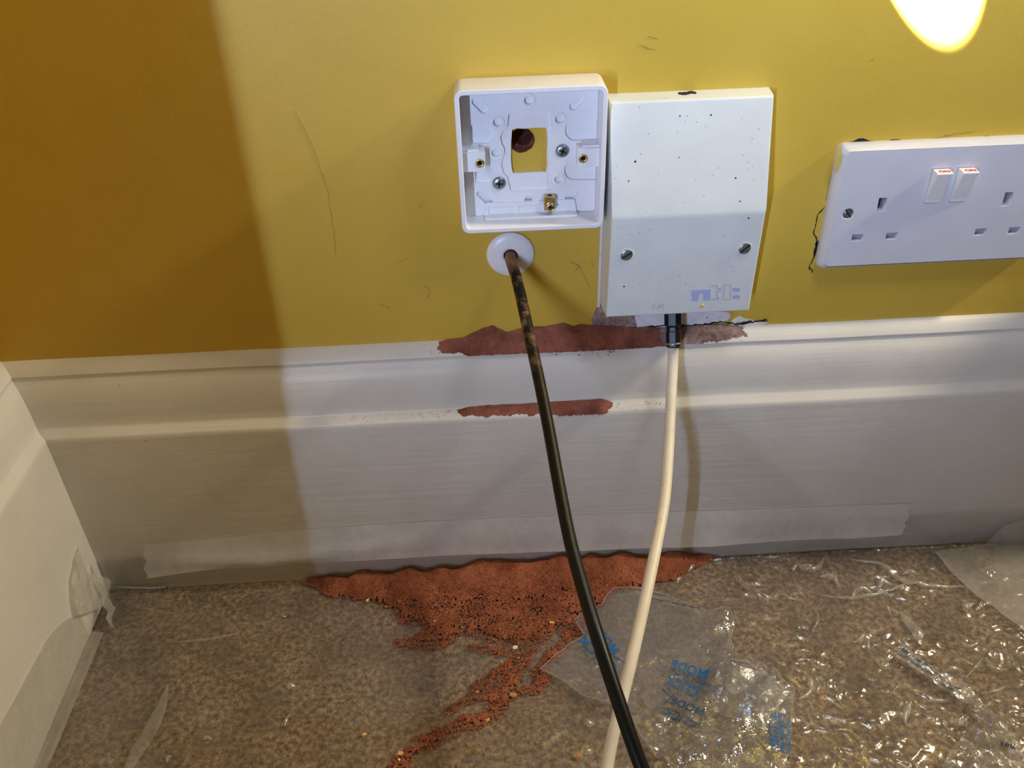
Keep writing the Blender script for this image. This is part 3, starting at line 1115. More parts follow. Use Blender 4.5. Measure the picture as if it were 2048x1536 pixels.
sv, sf = [], []
nx = 640
svals = [i * .0013 for i in range(200)] + [.26 + i * .01 for i in range(34)]
for i in range(nx + 1):
    x = -.339 + .90 * i / nx
    for s in svals:
        d, z = sheet_profile(s)
        if s < .044:
            k = s / .044
            d += .0022 * k * max(0, nz(x, s, 30, 4)) + .0012 * abs(facet(x, s, 30, 7)) * k
            zz = z + film_h(x, -.03) * k
        else:
            zz = z + film_h(x, -d)
        sv.append((x, -d, zz))
m_ = len(svals)
for i in range(nx):
    for j in range(m_ - 1):
        sf.append((i * m_ + j, (i + 1) * m_ + j, (i + 1) * m_ + j + 1, i * m_ + j + 1))
dsheet = link('plastic_dust_sheet', mesh(sv, sf), 'sheet', None, 'crinkled clear plastic dust sheet covering the floor', 'dust sheet', smooth=True)
# edge of the sheet in the corner, its highlight painted as a white tube
ep_ = [fl(225, 1172, 5), fl(262, 1175, 5.5), fl(300, 1176, 5), fl(331, 1174, 5)]
child('edge_highlight', tube(catmull(ep_, 8), .0007, 8), 'tape', dsheet, True)

# narrow soft folds pressed into the sheet
def ribbon(pxs, w, h=2.5, mat='sheet_over', parent=dsheet, name='fold'):
    pts = catmull([fl(x, y, h) for x, y in pxs], 8)
    vs, fs = [], []
    for i, p in enumerate(pts):
        t = (pts[min(i + 1, len(pts) - 1)] - pts[max(i - 1, 0)]).normalized()
        s = Vector((-t.y, t.x, 0))
        k = math.sin(math.pi * (i + .3) / (len(pts) - .4))
        for j in range(5):
            u = j / 4 - .5
            q = p + s * u * w * .001 * (.15 + k)
            vs.append((q.x, q.y, film_h(q.x, q.y) + .0004 + (.0016 if mat == 'sheet_over' else .0005 * w) * (1 - (2 * u) ** 2) * k))
    for i in range(len(pts) - 1):
        for j in range(4):
            fs.append((i * 5 + j, i * 5 + j + 1, i * 5 + j + 6, i * 5 + j + 5))
    return child(name, mesh(vs, fs), mat, parent, True)


ribbon([(335, 1370), (320, 1420), (295, 1470), (265, 1520), (250, 1560)], 9)
ribbon([(355, 1283), (420, 1277), (472, 1266)], 2.5)
ribbon([(1700, 1118), (1760, 1128), (1805, 1160), (1860, 1170), (1930, 1172)], 5)
ribbon([(1640, 1190), (1700, 1196), (1760, 1186), (1815, 1170)], 3)
ribbon([(1800, 1225), (1830, 1260), (1838, 1290)], 8)

# crinkles scattered over the right-hand half of the sheet and a few at the lower left
cr_ = random.Random(21)
spots = []
while len(spots) < 44:
    x, y = cr_.uniform(1480, 2060), cr_.uniform(1120, 1540)
    if (y > 1215 and x < 1600 and y > 1150 + (x - 1480) * .2) or (x > 1850 and y < 1110 + (x - 1850) * .85):
        continue
    spots.append((x, y))
spots += [(225, 1525), (340, 1520), (415, 1480), (580, 1370), (575, 1440), (1180, 1440), (1175, 1500), (1360, 1160), (1385, 1130), (1545, 1112), (1620, 1120)]
for x, y in spots:
    an = cr_.choice((.15, .3, .5, .7, 1.2, -.3, 2.2, 1.8)) + cr_.uniform(-.2, .2)
    L = cr_.uniform(14, 34) if x < 1480 else cr_.uniform(16, 62)
    bend = cr_.uniform(-.35, .35)
    ux, uy = math.cos(an), math.sin(an) * .8
    pxs = [(x + ux * L * (t - .5) - uy * bend * L * (1 - (2 * t - 1) ** 2), y + uy * L * (t - .5) + ux * bend * L * (1 - (2 * t - 1) ** 2)) for t in (0, .33, .66, 1)]
    ribbon(pxs, cr_.uniform(1.2, 5.5), mat='creasef', name='crinkle')

# sheet turned up on the left skirting
lpts = []
LX = -.342
top_px = [(160, 1228), (130, 1241), (101, 1270), (82, 1302), (59, 1344), (30, 1398), (0, 1451), (-60, 1560)]
top_e = [lf(x, y, LX + .0010) for x, y in top_px]
vs, fs = [], []
rows = 14
top_c = catmull(top_e, 8)
for p in top_c:
    for j in range(rows + 1):
        t = j / rows
        if t < .7:
            k = t / .7
            z = p.z * (1 - k) + .004 * k
            x = LX + .0012 + .0030 * k * k + .0010 * abs(facet(p.y, z, 40, 3))
        else:
            k = (t - .7) / .3
            z = .004 * (1 - k) ** 2 + .0022
            x = LX + .0042 + .008 * k
        vs.append((x, p.y, max(z, .0016) + (film_h(x, p.y) if t > .8 else 0)))
for i in range(len(top_c) - 1):
    for j in range(rows):
        fs.append((i * (rows + 1) + j, i * (rows + 1) + j + 1, (i + 1) * (rows + 1) + j + 1, (i + 1) * (rows + 1) + j))
lsheet = link('plastic_film_strip', mesh(vs, fs), 'sheet_over', None, 'milky plastic film turned up against the left skirting', 'film strip', smooth=True)


# folded flap standing in the corner
def flap(pxs, depths, spacing=.0035, mat='fold', parent=lsheet, name='corner_fold', amp=.0012):
    """a folded piece of film: outline with a distance along the view axis for each corner"""
    P3 = [dp(x, y, d) for (x, y), d in zip(pxs, depths)]
    c = sum(P3, Vector()) / len(P3)
    A = np.array([[*(p - c)] for p in P3])
    u, s, vt = np.linalg.svd(A)
    e1, e2, e3 = Vector(vt[0]), Vector(vt[1]), Vector(vt[2])
    poly = [((p - c).dot(e1), (p - c).dot(e2)) for p in P3]
    co, fa = cdt(poly, spacing)
    res = [((p - c).dot(e3)) for p in P3]
    vs = []
    for q in co:
        ws = [1 / (1e-9 + (q[0] - a[0]) ** 2 + (q[1] - a[1]) ** 2) for a in poly]
        off = sum(w * r for w, r in zip(ws, res)) / sum(ws)
        off += amp * facet(q[0], q[1], 70, 4)
        vs.append(c + e1 * q[0] + e2 * q[1] + e3 * off)
    return child(name, mesh(vs, fa), mat, parent)


def dep_left(px, py, extra=0):
    p = lf(px, py, LX + .002)
    return float(np.dot(np.array(p) - CAM, AX_F)) * 1000 - extra


def dep_floor(px, py, h):
    p = fl(px, py, h)
    return float(np.dot(np.array(p) - CAM, AX_F)) * 1000


def dep_wall(px, py, d):
    p = at(px, py, d)
    return float(np.dot(np.array(p) - CAM, AX_F)) * 1000


def dep_surf(px, py, extra):
    return min(dep_left(px, py), dep_wall(px, py, 22.5), dep_floor(px, py, 2)) - extra


fp = [(160, 1090), (172, 1118), (184, 1148), (196, 1182), (204, 1212), (186, 1222), (160, 1230), (146, 1196), (143, 1160), (150, 1118)]
flap(fp, [dep_surf(x, y, e) for (x, y), e in zip(fp, (1, 3, 6, 10, 12, 12, 10, 4, 2, 1))])
fp = [(176, 1122), (190, 1146), (222, 1160), (230, 1215), (234, 1268), (212, 1236), (204, 1212), (190, 1170)]
flap(fp, [dep_surf(x, y, e) for (x, y), e in zip(fp, (5, 6, 4, 12, 2, 12, 15, 11))])

# overlapping second layer, right-hand side
opx = [(1868, 1106), (1890, 1136), (1912, 1162), (1958, 1203), (2000, 1234), (2048, 1272), (2110, 1315), (2200, 1330), (2200, 1150), (2120, 1090), (2048, 1086), (1985, 1090), (1930, 1092)]
opoly = [(fl(x, y, 3).x, fl(x, y, 3).y) for x, y in opx]
opoly = [(x, min(y, -.0300)) for x, y in opoly]
co, fa = cdt(opoly, .005)
over = link('plastic_sheet_layer', mesh([(q[0], q[1], .0030 + film_h(q[0], q[1]) + .0035 * abs(facet(q[0], q[1], 16, 9)) + .001 * abs(facet(q[0], q[1], 50, 2))) for q in co], fa), 'sheet_over', None,
            'milky second layer of plastic sheet on the floor at far right', 'dust sheet', smooth=True)
# the part of it that climbs the skirting
cpx = [(1868, 1106), (1900, 1098), (1960, 1084), (1985, 1066), (2010, 1050), (2048, 1038), (2110, 1030), (2160, 1060), (2130, 1092), (2048, 1092), (1985, 1094), (1930, 1100)]
cpoly = [(at(x, y, 23).x, max(.004, at(x, y, 23).z)) for x, y in cpx]
co, fa = cdt(cpoly, .004)
child('turned_up_edge', mesh([(q[0], -.0230 - .0075 * max(0, 1 - q[1] / .03) ** 2 - .0012 * abs(facet(q[0], q[1], 40, 5)), q[1] + .0005) for q in co], fa), 'sheet_over', over, True)

# ------------------------------------------------------------------ tape along the skirting
tl_top = [(288, 1088), (420, 1078), (620, 1058), (900, 1040), (1200, 1028), (1500, 1018), (1826, 1006)]
tl_bot = [(291, 1157), (430, 1138), (640, 1124), (900, 1110), (1100, 1104), (1350, 1094), (1600, 1080), (1812, 1069)]


def resample(pxs, n, d=21):
    V = [at(x, y, d) for x, y in pxs]
    V = catmull(V, 10)
    xs = np.linspace(V[0].x, V[-1].x, n)
    return xs, np.interp(xs, [v.x for v in V], [v.z for v in V])


nt_ = 130
xt, zt_ = resample(tl_top, nt_)
xb, zb_ = resample(tl_bot, nt_, 27.5)
vs, fs = [], []
for i in range(nt_):
    for j in range(9):
        t = j / 8
        x = xt[i] * (1 - t) + xb[i] * t
        z = zt_[i] * (1 - t) + zb_[i] * t
        if i == 0:
            x += .0016 * math.sin(j * 1.9) + .0012 * (random.random() - .5)
        if i == nt_ - 1:
            x += .0010 * math.sin(j * 2.3) - .003 * t
        lift = .0006 + .0064 * t ** 1.4 + .0012 * t * nz(x, z, 18, 6) + .0005 * abs(facet(x, z, 30, 6))
        lift += .0032 * math.exp(-((t - .55 - .25 * math.sin(i * .07)) / .16) ** 2) * math.exp(-((x + .20) / .07) ** 2)
        vs.append((x, -.0208 - lift, z))
for i in range(nt_ - 1):
    for j in range(8):
        fs.append((i * 9 + j, i * 9 + j + 1, (i + 1) * 9 + j + 1, (i + 1) * 9 + j))
tape = link('masking_tape_strip', mesh(vs, fs), 'tape', None, 'long strip of whitish tape holding the dust sheet to the skirting', 'tape', smooth=True)

# ------------------------------------------------------------------ brick dust
def seg_d(p, a, b):
    ap, ab = (p[0] - a[0], p[1] - a[1]), (b[0] - a[0], b[1] - a[1])
    L = ab[0] ** 2 + ab[1] ** 2
    t = min(1, max(0, (ap[0] * ab[0] + ap[1] * ab[1]) / (L + 1e-12)))
    return math.hypot(ap[0] - ab[0] * t, ap[1] - ab[1] * t), t


def fpoly(pxs):
    return [(fl(x, y).x, fl(x, y).y) for x, y in pxs]


pile_poly = fpoly([(606, 1168), (640, 1190), (700, 1196), (760, 1212), (800, 1246), (850, 1262), (795, 1284), (830, 1302), (880, 1296), (920, 1278), (960, 1276), (1000, 1296), (1040, 1300),
                   (1090, 1275), (1140, 1262), (1190, 1225), (1250, 1190), (1330, 1165), (1400, 1140), (1440, 1110)])
pile_poly = pile_poly + [(pile_poly[-1][0], -.018), (pile_poly[0][0] - .004, -.018)]
trails = [([(1110, 1240), (1060, 1300), (1030, 1350), (1010, 1395), (985, 1430), (930, 1455), (870, 1480), (820, 1510), (790, 1550)], 7.5, .0020),
          ([(1170, 1240), (1130, 1290), (1095, 1330), (1075, 1370)], 9, .0018),
          ([(1035, 1330), (985, 1360), (955, 1385), (985, 1395)], 7, .0020),
          ([(1030, 1385), (1060, 1380), (1100, 1350)], 4.5, .0012),
          ([(945, 1300), (985, 1305), (1040, 1310)], 5, .0012),
          ([(900, 1425), (930, 1405), (975, 1390)], 5, .0012),
          ([(800, 1288), (850, 1296), (900, 1285)], 5, .0014)]
trails = [([(fl(x, y).x, fl(x, y).y) for x, y in pts], w * .001, h) for pts, w, h in trails]
pile_top = [(-.20, .002), (-.185, .006), (-.15, .008), (-.11, .0085), (-.07, .0095), (-.045, .0135), (-.025, .0115), (-.005, .0125), (.012, .0165), (.03, .0120), (.06, .0135), (.08, .011), (.11, .009), (.15, .005)]
ptx, pth = [p[0] for p in pile_top], [p[1] for p in pile_top]


def poly_dist(p, poly):
    return min(seg_d(p, poly[i], poly[(i + 1) % len(poly)])[0] for i in range(len(poly)))


def dust_h(x, y):
    h = 0.0
    if -.21 < x < .17 and y > -.14:
        d = poly_dist((x, y), pile_poly)
        ins = inside((x, y), pile_poly)
        wob = .006 * nz(x, y, 60, 1)
        sd = (d if ins else -d) + wob
        if sd > -.002 or y > -.03:
            depth = -y - .0225
            edge = sstep(-.001, .010, sd)
            Hb = float(np.interp(x, ptx, pth)) * (1 + .25 * nz(x, 0, 70, 4))
            h = max(h, edge * (.0009 + Hb * math.exp(-depth / .020) + .0016 * abs(nz(x, y, 55, 2)) + .0012 * sstep(0, .05, depth)))
    for pts, w, hh in trails:
        for i in range(len(pts) - 1):
            d, t = seg_d((x, y), pts[i], pts[i + 1])
            if d < w * 1.6:
                k = max(0, 1 - d / w + .55 * nz(x, y, 110, 6))
                h = max(h, hh * min(1, k * 1.3) * (.8 + .5 * nz(x, y, 150, 2)))
    return h


gx0, gx1, gy0, gy1, st = -.205, .165, -.215, -.0215, .0012
nxg, nyg = int((gx1 - gx0) / st), int((gy1 - gy0) / st)
H = np.zeros((nxg + 1, nyg + 1))
for i in range(nxg + 1):
    for j in range(nyg + 1):
        H[i, j] = dust_h(gx0 + i * st, gy0 + j * st)
rough = rng.normal(0, .00030, H.shape)
cover = rng.random(H.shape)
vid = {}
dv, df_ = [], []


def vert(i, j):
    if (i, j) not in vid:
        x, y = gx0 + i * st, gy0 + j * st
        vid[(i, j)] = len(dv)
        dv.append((x, y, film_h(x, y) + .0003 + H[i, j] + rough[i, j] * (1 if H[i, j] > .0006 else .3)))
    return vid[(i, j)]


for i in range(nxg):
    for j in range(nyg):
        if max(H[i, j], H[i + 1, j], H[i, j + 1], H[i + 1, j + 1]) > .00035 and min(H[i, j], H[i + 1, j + 1]) > 0:
            yy = gy0 + j * st
            xx = gx0 + i * st
            full = sstep(.0004, .0022, H[i, j]) * .55 + sstep(-.060, -.034, yy) * .8 + .30 + .55 * nz(xx, yy, 75, 11)
            if cover[i, j] > full:
                continue
            df_.append((vert(i, j), vert(i + 1, j), vert(i + 1, j + 1), vert(i, j + 1)))
dust_root = link('brick_dust_pile', mesh(dv, df_), 'dust', None, 'heap of red brick dust spilled on the sheet against the skirting', 'brick dust', kind='stuff', smooth=True)


def grains(count, fn, rmin, rmax):
    """loose crumbs: fn() returns a surface point"""
    base = [Vector(v) for v in ((1, 0, 0), (-1, 0, 0), (0, 1, 0), (0, -1, 0), (0, 0, 1), (0, 0, -1))]
    tri = [(0, 2, 4), (2, 1, 4), (1, 3, 4), (3, 0, 4), (2, 0, 5), (1, 2, 5), (3, 1, 5), (0, 3, 5)]
    vs, fs = [], []
    for _ in range(count):
        p = fn()
        if p is None:
            continue
        r = rmin + (rmax - rmin) * random.random() ** 3
        e = Matrix.Rotation(random.random() * 6.28, 3, Vector((random.random() - .5, random.random() - .5, random.random() - .5)).normalized())
        k = len(vs)
        for b in base:
            vs.append(p + e @ (b * r * random.uniform(.6, 1.15)) + Vector((0, 0, r * .4)))
        fs += [tuple(i + k for i in t) for t in tri]
    return mesh(vs, fs)


def on_dust(thr_lo):
    def f():
        for _ in range(30):
            i, j = random.randrange(nxg + 1), random.randrange(nyg + 1)
            y = gy0 + j * st
            if H[i, j] > .0003 and random.random() < sstep(-.026, -.06, y) * .9 + .08:
                x = gx0 + (i + random.random() - .5) * st
                y += (random.random() - .5) * st
                return Vector((x, y, film_h(x, y) + .0002 + H[i, j]))
    return f


def near_dust():
    for _ in range(40):
        x, y = random.uniform(-.21, .16), random.uniform(-.21, -.04)
        i, j = int((x - gx0) / st), int((y - gy0) / st)
        if not (0 <= i <= nxg and 0 <= j <= nyg):
            continue
        a = H[max(0, i - 9):i + 10, max(0, j - 9):j + 10].max()
        if H[i, j] < .0003 and (a > .0004 or random.random() < .05):
            return Vector((x, y, film_h(x, y)))


child('brick_crumbs', grains(7000, on_dust(0), .00025, .0010), 'grain', dust_root, kind='stuff')
child('dark_brick_crumbs', grains(3500, on_dust(0), .0002, .0009), 'graindark', dust_root, kind='stuff')
child('scattered_crumbs', grains(5200, near_dust, .00012, .0006), 'grain', dust_root, kind='stuff')
child('pale_crumbs', grains(220, on_dust(0), .0002, .0007), 'chipw', dust_root, kind='stuff')


# dust lying on the two ledges of the skirting
def skirt_dz(x):
    return .0008 * nz(x, 1, 11, 5)


def ledge_dust(name, label, tops, dA, dB, zfun, mat, base_d, seed, parent=None):
    xs = np.linspace(tops[0][0], tops[-1][0], 180)
    hs = np.interp(xs, [t[0] for t in tops], [t[1] for t in tops])
    vs, fs = [], []
    K = 9
    for x, h in zip(xs, hs):
        h = max(.0001, h * (1 + .25 * nz(x, 0, 160, seed)))
        out = dA + (dB - dA) * min(1, .25 + h / .0035) + .0009 * nz(x, 3, 190, seed) + .0006 * nz(x, 3, 600, seed)
        end = sstep(0, .012, x - tops[0][0]) * sstep(0, .012, tops[-1][0] - x)
        for j in range(K):
            t = j / (K - 1)
            d = base_d + (out - base_d) * t
            z = zfun(d) + skirt_dz(x) + h * (1 - t) ** 1.25 + .00025 * nz(x, t, 300, seed) + .0006 * (1 - t ** 3) * end - .0006 * (1 - end)
            vs.append((x, -d - .0003, z))
    for i in range(len(xs) - 1):
        for j in range(K - 1):
            fs.append((i * K + j, (i + 1) * K + j, (i + 1) * K + j + 1, i * K + j + 1))
    return link(name, mesh(vs, fs), mat, parent, label, 'brick dust', kind='stuff', smooth=True)


def z_top(d):
    return float(np.interp(d, [p[0] for p in prof[:4]], [p[1] for p in prof[:4]]))


def wx(px, py=690):
    return at(px, py, 3).x


top_d = ledge_dust('brick_dust_ridge', 'ridge of red brick dust along the top of the skirting under the boxes',
                   [(wx(868), .0002), (wx(925), .0010), (wx(950), .0052), (wx(985), .0098), (wx(1000), .0070), (wx(1012), .0040), (wx(1030), .0052), (wx(1050), .0080), (wx(1070), .0068), (wx(1095), .0076),
                    (wx(1120), .0092), (wx(1145), .0076), (wx(1180), .0070), (wx(1210), .0060), (wx(1250), .0042), (wx(1290), .0030), (wx(1325), .0018), (wx(1345), .0004)],
                   .0050, .0086, z_top, 'dustledge', .0006, 3)


grey_d = ledge_dust('pale_plaster_dust', None, [(wx(1285), .0003), (wx(1320), .0020), (wx(1380), .0024), (wx(1430), .0018), (wx(1465), .0010), (wx(1490), .0002)], .0045, .0080, z_top, 'dustgrey', .0008, 5, top_d)
del grey_d['category']


def z_ridge(d):
    return float(np.interp(d, [.0138, .0146, .0192, .0200, .0205], [.1572, .1572, .1540, .1522, .1515]))


def rx(px):
    return at(px, 822, 17).x


rid_d = ledge_dust('brick_dust_line', 'thin line of red brick dust on the middle moulding of the skirting',
                   [(rx(908), .0001), (rx(930), .0009), (rx(980), .0018), (rx(1040), .0016), (rx(1090), .0022), (rx(1150), .0026), (rx(1200), .0030), (rx(1218), .0020), (rx(1228), .0002)],
                   .0165, .0203, z_ridge, 'dustledge', .0142, 8)


def ledge_grain(x0, x1, zf, d0, d1):
    def f():
        x = random.uniform(x0, x1)
        d = random.uniform(d0, d1)
        return Vector((x, -d - .0003, zf(d) + skirt_dz(x) + .0002))
    return f


child('loose_crumbs', grains(260, ledge_grain(rx(640), rx(1340), z_ridge, .0150, .0198), .00012, .0005), 'grain', rid_d, kind='stuff')
child('loose_crumbs', grains(420, ledge_grain(wx(860), wx(1480), z_top, .001, .0075), .00012, .0006), 'grain', top_d, kind='stuff')


def face_grain():
    px, py = random.gauss(1150, 45), random.gauss(711, 5)
    p = at(px, py, 11.2)
    return Vector((p.x, -float(np.interp(p.z, [q[1] for q in prof[:11]][::-1], [q[0] for q in prof[:11]][::-1])) - .0001, p.z))


child('clinging_crumbs', grains(75, face_grain, .0002, .0008), 'graindark', top_d, kind='stuff')


def chips(name, label, cat, lst, mat, group=None):
    for px, py, s, asp, ang, lab in lst:
        p = fl(px, py, 2)
        i, j = int((p.x - gx0) / st), int((p.y - gy0) / st)
        hz = H[i, j] if 0 <= i <= nxg and 0 <= j <= nyg else 0
        bm = bmesh.new()
        k = random.choice((5, 6, 7))
        pts = [(s * (1 + .35 * (random.random() - .5)) * math.cos(6.283 * a / k), s * asp * (1 + .35 * (random.random() - .5)) * math.sin(6.283 * a / k)) for a in range(k)]
        thick = s * .35
        lo = [bm.verts.new((x, y, 0)) for x, y in pts]
        hi = [bm.verts.new((x * .85, y * .85, thick * random.uniform(.6, 1.3))) for x, y in pts]
        bm.faces.new(lo[::-1])
        bm.faces.new(hi)
        for a in range(k):
            bm.faces.new((lo[a], lo[(a + 1) % k], hi[(a + 1) % k], hi[a]))
        o = link(name, bm_mesh(bm), mat, None, lab, cat, group, loc=(p.x, p.y, film_h(p.x, p.y) + hz + .0003))
        o.rotation_euler = (random.uniform(-.25, .25), random.uniform(-.25, .25), math.radians(ang))


chips('plaster_chip', '', 'chip', [(1030, 1296, .0021, .8, 20, 'largest white plaster chip, lying on the brick dust trail'),
                                   (871, 1246, .0012, .9, 40, 'small white plaster chip on the front edge of the dust heap'),
                                   (925, 1257, .0010, .8, 10, 'tiny pink-white chip right of the chip on the heap edge'),
                                   (799, 1521, .0010, .9, 30, 'tiny white crumb beside the yellow flake at the bottom edge'),
                                   (569, 1232, .0008, .9, 0, 'tiny white speck on the sheet left of the dust heap')], 'chipw')
chips('paint_flake', '', 'flake', [(735, 1200, .0024, .5, 55, 'yellow paint flake at the upper left of the dust heap'),
                                   (1104, 1250, .0026, .4, -8, 'curved yellow paint flake beside the black cable'),
                                   (975, 1441, .0021, .7, 30, 'yellow paint flake on the lower dust trail'),
                                   (801, 1508, .0022, .9, 10, 'square yellow paint flake at the bottom of the dust trail'),
                                   (728, 1469, .0020, .5, 5, 'dull yellow flake on bare sheet left of the trail')], 'chipy')
chips('brick_fragment', '', 'brick chip', [(1027, 1391, .0024, 1.3, 80, 'orange brick fragment in the middle of the dust trail'),
                                           (955, 1386, .0018, .8, 20, 'small brick fragment left of the trail fork'),
                                           (1043, 1385, .0010, .8, 0, 'little brick crumb close to the orange fragment'),
                                           (773, 1213, .0016, .7, 10, 'brown brick lump at the left front of the heap'),
                                           (1643, 1385, .0016, .8, 0, 'single red brick crumb on the sheet right of the printed bag'),
                                           (1155, 1515, .0014, 1.4, 90, 'red brick crumb near the white cable at the bottom')], 'chipb')

# ------------------------------------------------------------------ plastic bags
calm = [(fl(x, y).x, fl(x, y).y, r) for x, y, r in ((1375, 1340, .022), (1365, 1400, .020), (1215, 1300, .016), (1562, 1475, .014), (1320, 1250, .03))]
wild = [(fl(x, y).x, fl(x, y).y, r) for x, y, r in ((1490, 1390, .030), (1390, 1500, .030), (1445, 1240, .012))]


def dust_at(x, y):
    i, j = int((x - gx0) / st), int((y - gy0) / st)
    return H[i, j] if 0 <= i <= nxg and 0 <= j <= nyg else 0.0


def bag_h(x, y):
    c = 1.0
    for cx, cy, r in calm:
        c = min(c, .18 + .82 * sstep(r * .5, r * 1.1, math.hypot(x - cx, y - cy)))
    w = 0.0
    for cx, cy, r in wild:
        w = max(w, math.exp(-((x - cx) ** 2 + (y - cy) ** 2) / r ** 2))
    a = .0012 + .0065 * w
    h = a * c * (.9 * abs(facet(x, y, 48, 3)) + .8 * crease(x, y, 30, 6, .25) + .35 * abs(facet(x, y, 110, 8)))
    h += .0022 * w
    i, j = int((x - gx0) / st), int((y - gy0) / st)
    dz = H[i, j] if 0 <= i <= nxg and 0 <= j <= nyg else 0.0
    return max(.0062, film_h(x, y) + dz + .0018) + h


bag_px = [(1081, 1339), (1110, 1312), (1140, 1290), (1169, 1273), (1150, 1240), (1168, 1226), (1205, 1208), (1215, 1190), (1229, 1177), (1274, 1177), (1333, 1191), (1386, 1213), (1418, 1225), (1456, 1229),
          (1469, 1255), (1459, 1282), (1474, 1311), (1509, 1329), (1550, 1355), (1588, 1381), (1582, 1437), (1576, 1507), (1560, 1560), (1480, 1580), (1380, 1565), (1345, 1536), (1298, 1501),
          (1263, 1437), (1213, 1405), (1169, 1393), (1110, 1352)]
bag_poly = [(fl(x, y, 6).x, fl(x, y, 6).y) for x, y in bag_px]
co, fa = cdt(bag_poly, .0022, .42)
bag_root = thing('printed_plastic_bag', 'crumpled clear plastic bag with blue capital lettering lying on the dust sheet', 'plastic bag', (fl(1350, 1380).x, fl(1350, 1380).y, .002))
child('upper_film', mesh([(q[0], q[1], bag_h(q[0], q[1])) for q in co], fa), 'bag', bag_root)
co2, fa2 = cdt([(bag_poly[i][0] * .995 + .0005, bag_poly[i][1]) for i in range(len(bag_poly))], .006, .3)
child('lower_film', mesh([(q[0], q[1], max(bag_h(q[0], q[1]) * .55, film_h(q[0], q[1]) + dust_at(q[0], q[1]) + .0008)) for q in co2], fa2), 'bag', bag_root)
shine_px = [(1436, 1336), (1452, 1312), (1476, 1316), (1508, 1334), (1546, 1360), (1580, 1384), (1560, 1412), (1540, 1432), (1532, 1462), (1500, 1450), (1450, 1436), (1425, 1412), (1412, 1392), (1428, 1370)]
shp = [(fl(x, y, 9).x, fl(x, y, 9).y) for x, y in shine_px]
co3, fa3 = cdt(shp, .0042, .45)


def shine_h(x, y):
    e = sstep(0, .012, poly_dist((x, y), shp))
    return bag_h(x, y) + .0006 + e * (.0040 + .0075 * abs(facet(x, y, 42, 21)) + .0030 * crease(x, y, 26, 3, .3))


child('crumpled_film', mesh([(q[0], q[1], shine_h(q[0], q[1])) for q in co3], fa3), 'bagshine', bag_root)
eb = []
for i in range(len(bag_poly)):
    a_, b_ = Vector(bag_poly[i]), Vector(bag_poly[(i + 1) % len(bag_poly)])
    k_ = max(2, int((b_ - a_).length / .003))
    eb += [a_.lerp(b_, j / k_) for j in range(k_)]
child('film_edge', tube([Vector((p.x, p.y, bag_h(p.x, p.y) + .0002)) for p in eb + eb[:1]], .00035, 6), 'creasef', bag_root)
# seam and folded tufts standing up
for pxs in ([(1451, 1300), (1440, 1325), (1433, 1350), (1428, 1372)], [(1418, 1395), (1412, 1415), (1406, 1440), (1402, 1462)]):
    P_ = catmull([Vector((*((fl(x, y, 8).x, fl(x, y, 8).y)), 0)) for x, y in pxs], 10)
    child('welded_seam', tube([Vector((p.x + .0003 * math.sin(i * 2), p.y, bag_h(p.x, p.y) + .0007)) for i, p in enumerate(P_)], .0007, 6, lambda t: .0005 + .0003 * abs(math.sin(t * 40))), 'bag', bag_root)
for pxs, dz in (([(1440, 1240), (1455, 1252), (1458, 1275), (1452, 1300)], 7), ([(1462, 1322), (1480, 1345), (1500, 1352), (1518, 1332)], 6), ([(1440, 1352), (1470, 1372), (1480, 1400)], 6), ([(1437, 1440), (1470, 1432), (1502, 1440)], 4),
                ([(1440, 1445), (1485, 1458), (1500, 1485), (1520, 1488), (1540, 1475)], 4), ([(1560, 1385), (1540, 1400), (1535, 1420), (1545, 1440)], 5), ([(1300, 1475), (1318, 1490), (1330, 1500), (1322, 1515)], 4),
                ([(1400, 1490), (1440, 1500), (1480, 1505), (1510, 1530)], 4)):
    Pq = catmull([Vector((fl(x, y, 8).x, fl(x, y, 8).y, 0)) for x, y in pxs], 8)
    vs, fs = [], []
    for i, p in enumerate(Pq):
        k = math.sin(math.pi * (i + .2) / (len(Pq) - .6))
        z0 = bag_h(p.x, p.y) - .0006
        hgt = dz * .001 * (.2 + max(0, k)) * (.7 + .5 * abs(nz(p.x, p.y, 220, 5)))
        sx_ = .0012 * nz(p.x, p.y, 300, 1)
        vs += [(p.x - .0016, p.y - .001, z0), (p.x + sx_, p.y + .0012, z0 + hgt), (p.x + .0020, p.y + .0018, z0 + .0002)]
    for i in range(len(Pq) - 1):
        for j in range(2):
            fs.append((i * 3 + j, i * 3 + j + 1, i * 3 + j + 4, i * 3 + j + 3))
    child('crumpled_fold', mesh(vs, fs), 'bag', bag_root)


def bag_smooth(x, y):
    return sum(bag_h(x + i * .0035, y + j * .0035) for i in (-1, 0, 1) for j in (-1, 0, 1)) / 9


